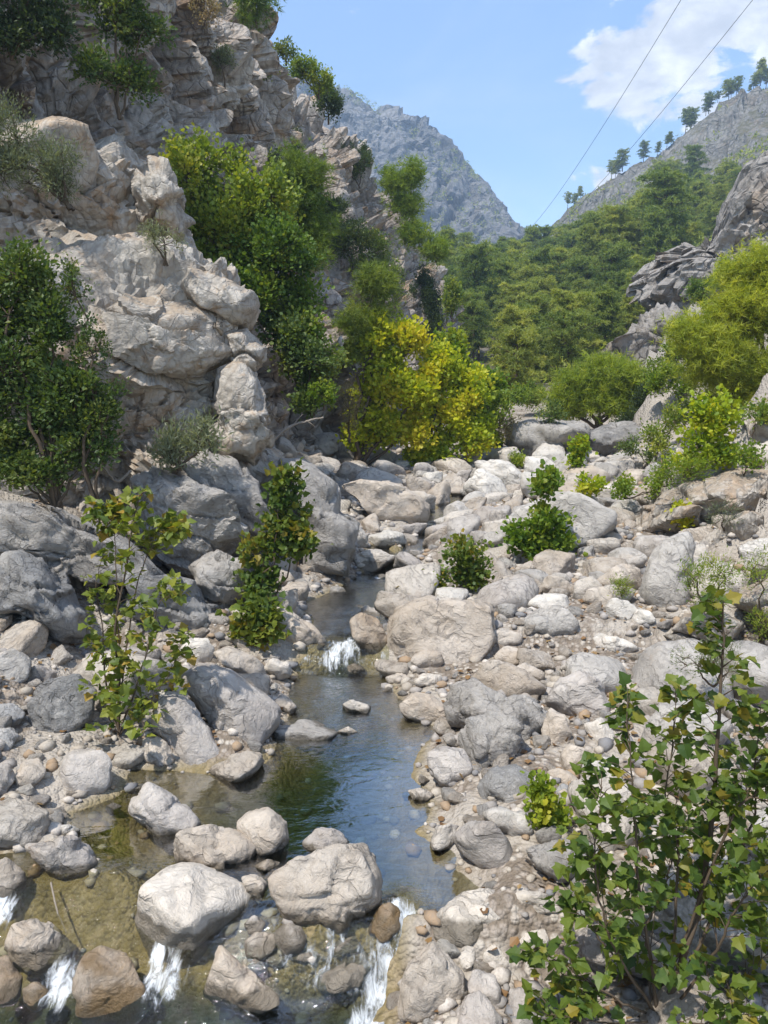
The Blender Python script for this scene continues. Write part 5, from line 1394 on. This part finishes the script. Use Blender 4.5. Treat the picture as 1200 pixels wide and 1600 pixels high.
sapling('plane_sapling', 'many-stemmed dark plane sapling with bare dark trunk over the right bank boulders', (1030, 1592), 0, [
    ([(1040, 1590, 0), (1070, 1490, 0), (1095, 1400, 0.1), (1107, 1330, 0.1), (1117, 1240, 0.1), (1122, 1120, 0.1), (1130, 1010, 0.1), (1128, 950, 0.1)], 0.034, 0.22),
    ([(1030, 1590, 0), (1015, 1500, -0.1), (1000, 1400, -0.2), (992, 1300, -0.2), (985, 1200, -0.2), (980, 1110, -0.2)], 0.018, 0.12),
    ([(1030, 1590, 0), (990, 1530, 0.2), (940, 1470, 0.3), (905, 1420, 0.35), (885, 1400, 0.35)], 0.012, 0.2),
    ([(1030, 1590, 0), (980, 1570, -0.2), (930, 1540, -0.2), (880, 1510, -0.25), (845, 1480, -0.25)], 0.012, 0.3),
    ([(1095, 1400, 0.1), (1060, 1330, 0.3), (1040, 1260, 0.4), (1050, 1160, 0.4), (1060, 1080, 0.4)], 0.014, 0.15),
    ([(1107, 1300, 0.1), (1150, 1270, -0.1), (1200, 1250, -0.2), (1245, 1200, -0.3)], 0.014, 0.2),
    ([(1100, 1560, 0), (1120, 1480, -0.3), (1150, 1420, -0.4), (1190, 1370, -0.5), (1225, 1330, -0.5)], 0.014, 0.15),
    ([(1040, 1590, 0), (1110, 1550, 0.2), (1160, 1530, 0.2), (1210, 1480, 0.2)], 0.012, 0.25),
    ([(1000, 1590, 0), (1010, 1460, 0.4), (1040, 1380, 0.5), (1060, 1300, 0.6)], 0.014, 0.25),
    ([(1150, 1400, 0), (1170, 1300, 0.2), (1180, 1190, 0.3), (1190, 1100, 0.3)], 0.014, 0.1),
    ([(1030, 1590, 0), (970, 1500, -0.4), (935, 1400, -0.5), (930, 1320, -0.5), (940, 1230, -0.5)], 0.014, 0.25),
    ([(1060, 1600, -0.3), (1090, 1600, -0.5), (1140, 1590, -0.6), (1190, 1580, -0.6)], 0.01, 0.2),
    ([(1020, 1600, -0.3), (960, 1600, -0.4), (900, 1590, -0.5), (850, 1585, -0.5)], 0.01, 0.3),
], 0.095, 861, twig=0.48, dens=0.85)
sapling('plane_sapling', 'airy green plane sapling growing between blue-grey boulders on the left bank', (185, 1148), 0, [
    ([(190, 1145, 0), (185, 1060, 0), (180, 980, 0), (195, 900, 0), (205, 830, 0), (220, 770, 0)], 0.026, 0.1),
    ([(190, 1145, 0), (165, 1060, 0.2), (160, 980, 0.3), (150, 920, 0.3), (160, 870, 0.3)], 0.016, 0.15),
    ([(190, 1145, 0), (210, 1080, -0.2), (235, 1000, -0.3), (250, 940, -0.3), (280, 930, -0.3)], 0.016, 0.15),
    ([(185, 980, 0), (215, 910, 0.1), (250, 840, 0.2), (275, 820, 0.2)], 0.012, 0.45),
    ([(190, 1145, 0), (220, 1110, -0.1), (260, 1060, -0.1), (290, 990, -0.1)], 0.012, 0.25),
    ([(190, 1145, 0), (170, 1120, -0.3), (185, 1110, -0.5), (230, 1130, -0.6)], 0.010, 0.2),
    ([(190, 1145, 0), (180, 1100, 0.2), (175, 1040, 0.2), (150, 1010, 0.2)], 0.010, 0.2),
    ([(195, 900, 0), (180, 850, 0.2), (165, 800, 0.3)], 0.010, 0.5),
], 0.115, 862, twig=0.50, dens=0.6, r0=0.02)


# ------------------------------------------------------------------ forest pines
def make_pine(seed, h, shape):
    g = np.random.default_rng(seed); wood = []; P, D, Rn = [], [], []
    n = 10; z = np.linspace(0, h * 0.94, n); lean = g.normal(size=2) * 0.05 * h
    T = np.stack([lean[0] * (z / h) ** 2 + 0.12 * np.sin(z * 0.6 + seed), lean[1] * (z / h) ** 2 + 0.12 * np.cos(z * 0.5), z], 1)
    wood.append(tube(T, np.linspace(0.022 * h, 0.005 * h, n), 6))
    nb = 34 if shape != 'umbrella' else 26
    for b in range(nb):
        u = b / (nb - 1)
        if shape == 'umbrella': t = 0.40 + 0.58 * u; ln = h * (0.26 * math.sqrt(max(0.05, 1 - (1.7 * u - 0.85) ** 2)) + 0.03)
        elif shape == 'conical': t = 0.22 + 0.76 * u; ln = h * (0.25 * (1 - u) ** 0.8 + 0.05)
        else: t = 0.28 + 0.70 * u; ln = h * (0.27 * math.sqrt(max(0.04, 1 - (1.5 * u - 0.6) ** 2)) + 0.02)
        ln *= g.uniform(0.6, 1.2); a = b * 2.4 + g.uniform(-0.5, 0.5)
        p = np.array([np.interp(t * h, T[:, 2], T[:, k]) for k in range(3)])
        d = np.array([math.cos(a), math.sin(a), 0.15 + 0.5 * u - 0.25 * (shape == 'round') * (1 - u)]); e = p + d * ln
        wood.append(tube(np.stack([p, (p + e) / 2 - [0, 0, 0.05 * ln], e]), np.array([0.007, 0.005, 0.002]) * h, 4))
        for q in range(3):
            c = p + (e - p) * (1.0, 0.68, 0.42)[q] + g.normal(size=3) * 0.03 * h * (q > 0); r = h * g.uniform(0.05, 0.085) * (1, 0.9, 0.75)[q]
            m = 26
            v = g.normal(size=(m, 3)); v /= np.linalg.norm(v, axis=1)[:, None]; v[:, 2] = np.abs(v[:, 2]) * 0.9 - 0.2
            P.append(c + v * r * g.uniform(0.5, 1.1, (m, 1)) * [1.25, 1.25, 0.75]); D.append(v + [0, 0, 0.3]); Rn.append(np.clip(0.45 + 0.18 * g.normal() + 0.14 * g.normal(size=m), 0, 1))
    V, Fa, r = place_leaves(np.concatenate(P), np.concatenate(D), 0.045 * h, 'tuft', g, 0.2, np.concatenate(Rn))
    w = merge(wood)
    mt = build_mesh('trunk', w[0], w[1], True); mt.materials.append(M_PBARK)
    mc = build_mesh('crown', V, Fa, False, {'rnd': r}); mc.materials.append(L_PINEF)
    return mt, mc


PINES = {s: [make_pine(sd, 10.0, s) for sd in sds] for s, sds in (('round', (1, 2, 3)), ('conical', (4, 5)), ('umbrella', (6, 7)))}


def put_pine(pos, s, kind, label, group, g, name='pine_tree'):
    ms = PINES[kind][int(g.integers(len(PINES[kind])))]
    root = thing(name, label, 'tree', pos, group); root.scale = (s * g.uniform(0.9, 1.15),) * 2 + (s,); root.rotation_euler = (g.normal() * 0.05, g.normal() * 0.05, g.uniform(0, 6.28))
    link('trunk', ms[0], parent=root); link('crown', ms[1], parent=root)


def in_poly(x, y, P):
    P = np.asarray(P, float); return poly_sdf(np.array([float(x)]), np.array([float(y)]), P)[0] < 0


def forest():
    g = np.random.default_rng(21); spots = []
    area = [(680, 500), (700, 450), (760, 436), (830, 425), (900, 410), (980, 370), (1060, 300), (1150, 265), (1200, 300), (1110, 400), (1040, 440), (1005, 540), (960, 570), (880, 640), (800, 650), (785, 600), (720, 590)]
    for _ in range(6000):
        px, py = g.uniform(680, 1180), g.uniform(300, 650)
        if len(spots) >= 270 or not in_poly(px, py, area): continue
        q = far_hit(px, py)
        if q is None or any((q[0] - a) ** 2 + (q[1] - b) ** 2 < (3.6 + 0.006 * q[1]) ** 2 for a, b in spots): continue
        if in_poly(px, py, [(755, 600), (770, 540), (800, 530), (815, 570), (795, 640), (760, 650)]) and g.uniform() < 0.75: continue
        spots.append((q[0], q[1])); q[2] = far_z(q[:1], q[1:2])[0] - 0.3
        kd = g.choice(['round', 'conical', 'round'])
        s = g.uniform(0.55, 1.25) * (0.72 if q[1] < 110 else 1.0)
        dist = 'near foot of the forest slope' if q[1] < 130 else ('middle of the forest slope' if q[1] < 200 else 'upper forest slope under the bare ridge')
        sz = 'small ' if s < 0.72 else ('tall ' if s > 1.0 else '')
        lb = sz + {'round': 'round-crowned green pine on the ', 'conical': 'slender pointed pine on the '}[kd] + dist; kd_ = sz + kd
        put_pine(q, s, kd, lb, kd_ + ' pines, ' + dist, g)
    # skyline of the right ridge
    for px, py in [(1038, 238), (1076, 223), (1108, 210), (1142, 196), (1172, 182), (970, 280), (898, 326), (890, 335), (905, 318), (962, 285), (975, 272), (1000, 262), (1028, 240), (1048, 235), (1068, 225), (1082, 222), (1098, 212), (1120, 208), (1136, 200), (1150, 192), (1163, 186), (1180, 178), (1195, 168), (945, 292), (1190, 172)]:
        px += g.normal() * 7
        y = np.interp(px, [860, 960, 1090, 1200], [430, 400, 365, 350]); q = at_y(px, py, y)
        yy = np.linspace(y - 60, y + 30, 90); xx = q[0] / q[1] * yy; zz = far_z(xx, yy); i = int(np.argmax((zz - 5) / yy))
        put_pine((xx[i], yy[i], zz[i] - 0.4), 0.32 + 0.72 * g.uniform() ** 1.3, g.choice(['umbrella', 'umbrella', 'round', 'conical']), 'dark pine silhouetted on the skyline of the right ridge', 'pines on the right skyline', g, 'ridge_pine')


forest()


def scrub():
    """low bushes dotted over the bare ridge and the distant mountain, too many and small to tell apart"""
    g = np.random.default_rng(31); P = []; S = []
    xs = g.uniform(40, 260, 5500); ys = g.uniform(180, 430, 5500); z = far_z(xs, ys)
    px, py = project(np.stack([xs, ys, z], 1)); k = (fbm(np.stack([xs, ys, z], 1) / 30, 2, 5) > -0.02) & (px > 820) & (px < 1250) & (py < 420)
    P.append(np.stack([xs, ys, z], 1)[k]); S.append(np.full(k.sum(), 2.0))
    xs = g.uniform(-200, 150, 1600); ys = g.uniform(560, 790, 1600); z = mount_h(xs, ys)
    P.append(np.stack([xs, ys, z - 1], 1)); S.append(np.full(len(xs), 2.6))
    P = np.concatenate(P); S = np.concatenate(S); m = 16
    v = g.normal(size=(len(P), m, 3)); v /= np.linalg.norm(v, axis=2)[..., None]
    Q = P[:, None] + v * (S * g.uniform(0.5, 1.2, len(S)))[:, None, None] * g.uniform(0.5, 1, (len(P), m, 1)) * [1, 1, 0.7]
    V, Fa, r = place_leaves(Q.reshape(-1, 3), v.reshape(-1, 3), np.repeat(S, m) * 0.55, 'diamond', g, 0.3)
    tag(link('scrub', build_mesh('scrub', V, Fa, False, {'rnd': r}), L_PINEF), 'dark scrub dotted over the bare ridge and distant mountain', 'scrub', kind='stuff')


scrub()


def undergrowth():
    """low bushes covering the floor of the forest slope"""
    g = np.random.default_rng(41); n = 5200
    xs = g.uniform(5, 150, n * 3); ys = 58 + 230 * g.uniform(0, 1, n * 3) ** 1.3; z = far_z(xs, ys); P = np.stack([xs, ys, z], 1)
    px, py = project(P); k = (px > 660) & (px < 1230) & (py > 330) & (fbm(P / 14, 2, 6) > -0.25); P = P[k][:n]
    m = 16; s = g.uniform(0.5, 1.3, len(P)) * (0.55 + P[:, 1] / 220)
    v = g.normal(size=(len(P), m, 3)); v /= np.linalg.norm(v, axis=2)[..., None]
    Q = P[:, None] + v * s[:, None, None] * [1, 1, 0.7]
    V, Fa, r = place_leaves(Q.reshape(-1, 3), v.reshape(-1, 3), np.repeat(s, m) * 0.5, 'diamond', g, 0.3)
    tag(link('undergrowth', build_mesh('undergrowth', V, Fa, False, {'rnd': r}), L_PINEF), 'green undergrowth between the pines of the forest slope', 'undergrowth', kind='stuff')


undergrowth()

# ------------------------------------------------------------------ cables, dead wood
def cable(label, far, near):
    a = at_y(*far); b = at_y(*near); t = np.linspace(-0.25, 1, 60)[:, None]
    P = b + (a - b) * t; span = np.linalg.norm(a - b); P[:, 2] -= span * 0.012 * (t * (1 - t) * 4)[:, 0].clip(-2, 1)
    o = bpy.data.objects.new('power_cable', build_mesh('power_cable', *tube(P, np.linspace(0.022, 0.06, 60), 6), True)); COL.objects.link(o)
    o.data.materials.append(M_CABLE); tag(o, label, 'cable')


cable('thin dark overhead cable, the one farther from the white cloud', (812, 372, 330), (1082, -30, 80))
cable('thin dark overhead cable crossing in front of the white cloud', (838, 378, 330), (1200, -30, 80))


def dead_wood(name, label, pts, rad, y=None, sub=()):
    K = np.array([(at_y(*p) if y is None else at_y(p[0], p[1], y)) for p in pts]); base = K[0].copy()
    P = catmull(K - base, np.linspace(0, len(K) - 1, 24)); g = np.random.default_rng(len(label))
    P += g.normal(size=P.shape) * rad * 0.15
    parts = [tube(P, np.linspace(rad, rad * 0.45, 24) * (1 + 0.12 * g.normal(size=24)), 8)]
    for i, d, ln in sub: parts.append(tube(np.stack([P[i], P[i] + np.array(d) * ln * 0.5 + [0, 0, .02], P[i] + np.array(d) * ln]), np.array([0.4, 0.3, 0.12]) * rad, 5))
    o = link(name, build_mesh(name, *merge(parts), True), M_DEAD, loc=base); tag(o, label, 'dead wood'); return o


def gpt(px, py, up=0.04):
    q = on_ground(px, py); return q + [0, 0, up]


def ground_log(name, label, pts, rad, sub=()):
    K = np.array([gpt(a, b, rad * 0.8) for a, b in pts]); base = K[0].copy(); g = np.random.default_rng(len(label) + 3)
    P = catmull(K - base, np.linspace(0, len(K) - 1, 22)); P += g.normal(size=P.shape) * rad * 0.12
    parts = [tube(P, np.linspace(rad, rad * 0.6, 22) * (1 + 0.1 * g.normal(size=22)), 8)]
    for i, d, ln in sub: parts.append(tube(np.stack([P[i], P[i] + np.array(d) * ln * 0.5, P[i] + np.array(d) * ln]), np.array([0.4, 0.3, 0.12]) * rad, 5))
    tag(link(name, build_mesh(name, *merge(parts), True), M_DEAD, loc=base), label, 'driftwood')


ground_log('driftwood_log', 'weathered driftwood stick lying on the left gravel', [(-20, 1262), (40, 1268), (70, 1275), (104, 1280)], 0.055)
ground_log('driftwood_twig', 'thin pale twig reaching into the left riffle', [(80, 1380), (88, 1420), (98, 1445), (104, 1458)], 0.010, [(12, (0.5, -0.5, 0.2), 0.12)])
ground_log('driftwood_root', 'pale bleached root lying under the foreground sapling', [(1000, 1598), (1015, 1582), (1028, 1572)], 0.028, [(8, (0.4, 0.5, 0.3), 0.2)])
dead_wood('dead_branch', 'dark dead branch lying across the gully scree', [(425, 690, 21.5), (450, 668, 21.7), (480, 658, 22), (505, 652, 22.2)], 0.05, sub=[(10, (0.5, 0.2, 0.6), 0.5), (15, (0.6, 0.1, -0.4), 0.4)])
dead_wood('dead_branch', 'fallen branch leaning on the scree left of the tilted slab', [(205, 735, 16.2), (185, 752, 16), (170, 740, 15.9), (140, 700, 16)], 0.035, sub=[(8, (-0.5, 0, 0.5), 0.4)])

def litter():
    g = np.random.default_rng(91); n = 2600
    x = g.uniform(-8, 9, n * 3); y = 5 + 26 * g.uniform(0, 1, n * 3) ** 1.4; sd = stream_sdf(x, y)
    k = (sd > 0.1) & (fbm(np.stack([x, y, 0 * x], 1) / 1.6, 2, 4) > 0.05); x, y = x[k][:n], y[k][:n]
    P = np.stack([x, y, ground_z(x, y) + 0.03], 1); D = g.normal(size=P.shape); D[:, 2] *= 0.15; D /= np.linalg.norm(D, axis=1)[:, None]
    V, Fa, r = place_leaves(P, D, 0.10, 'broad', g, 0.85)
    tag(link('leaf_litter', build_mesh('leaf_litter', V, Fa, False, {'rnd': r}), L_LITTER), 'dry brown leaves fallen between the stones', 'leaf litter', kind='stuff')


L_LITTER = leaf_material('fallen_leaf', [(0.14, 0.07, 0.03), (0.22, 0.12, 0.05), (0.28, 0.18, 0.08)], 0.1)
litter()

# ------------------------------------------------------------------ haze in the valley air
def haze():
    me = bpy.data.meshes.new('haze'); bm = bmesh.new(); bmesh.ops.create_cube(bm, size=1.0)
    lo, hi = np.array([-900, -60, -8.0]), np.array([900, 1150, 420.0])
    for v in bm.verts: v.co = Vector([lo[k] if v.co[k] < 0 else hi[k] for k in range(3)])
    bm.to_mesh(me); bm.free()
    m = bpy.data.materials.new('valley_haze'); m.use_nodes = True; t = m.node_tree; t.nodes.clear()
    o = t.nodes.new('ShaderNodeOutputMaterial'); v = t.nodes.new('ShaderNodeVolumePrincipled')
    v.inputs['Color'].default_value = (0.55, 0.74, 1.0, 1); v.inputs['Density'].default_value = HAZE; v.inputs['Anisotropy'].default_value = 0.25
    t.links.new(v.outputs[0], o.inputs['Volume'])
    tag(link('haze', me, m), 'pale blue air haze filling the valley', 'haze', kind='stuff')


HAZE = 0.0006
haze()
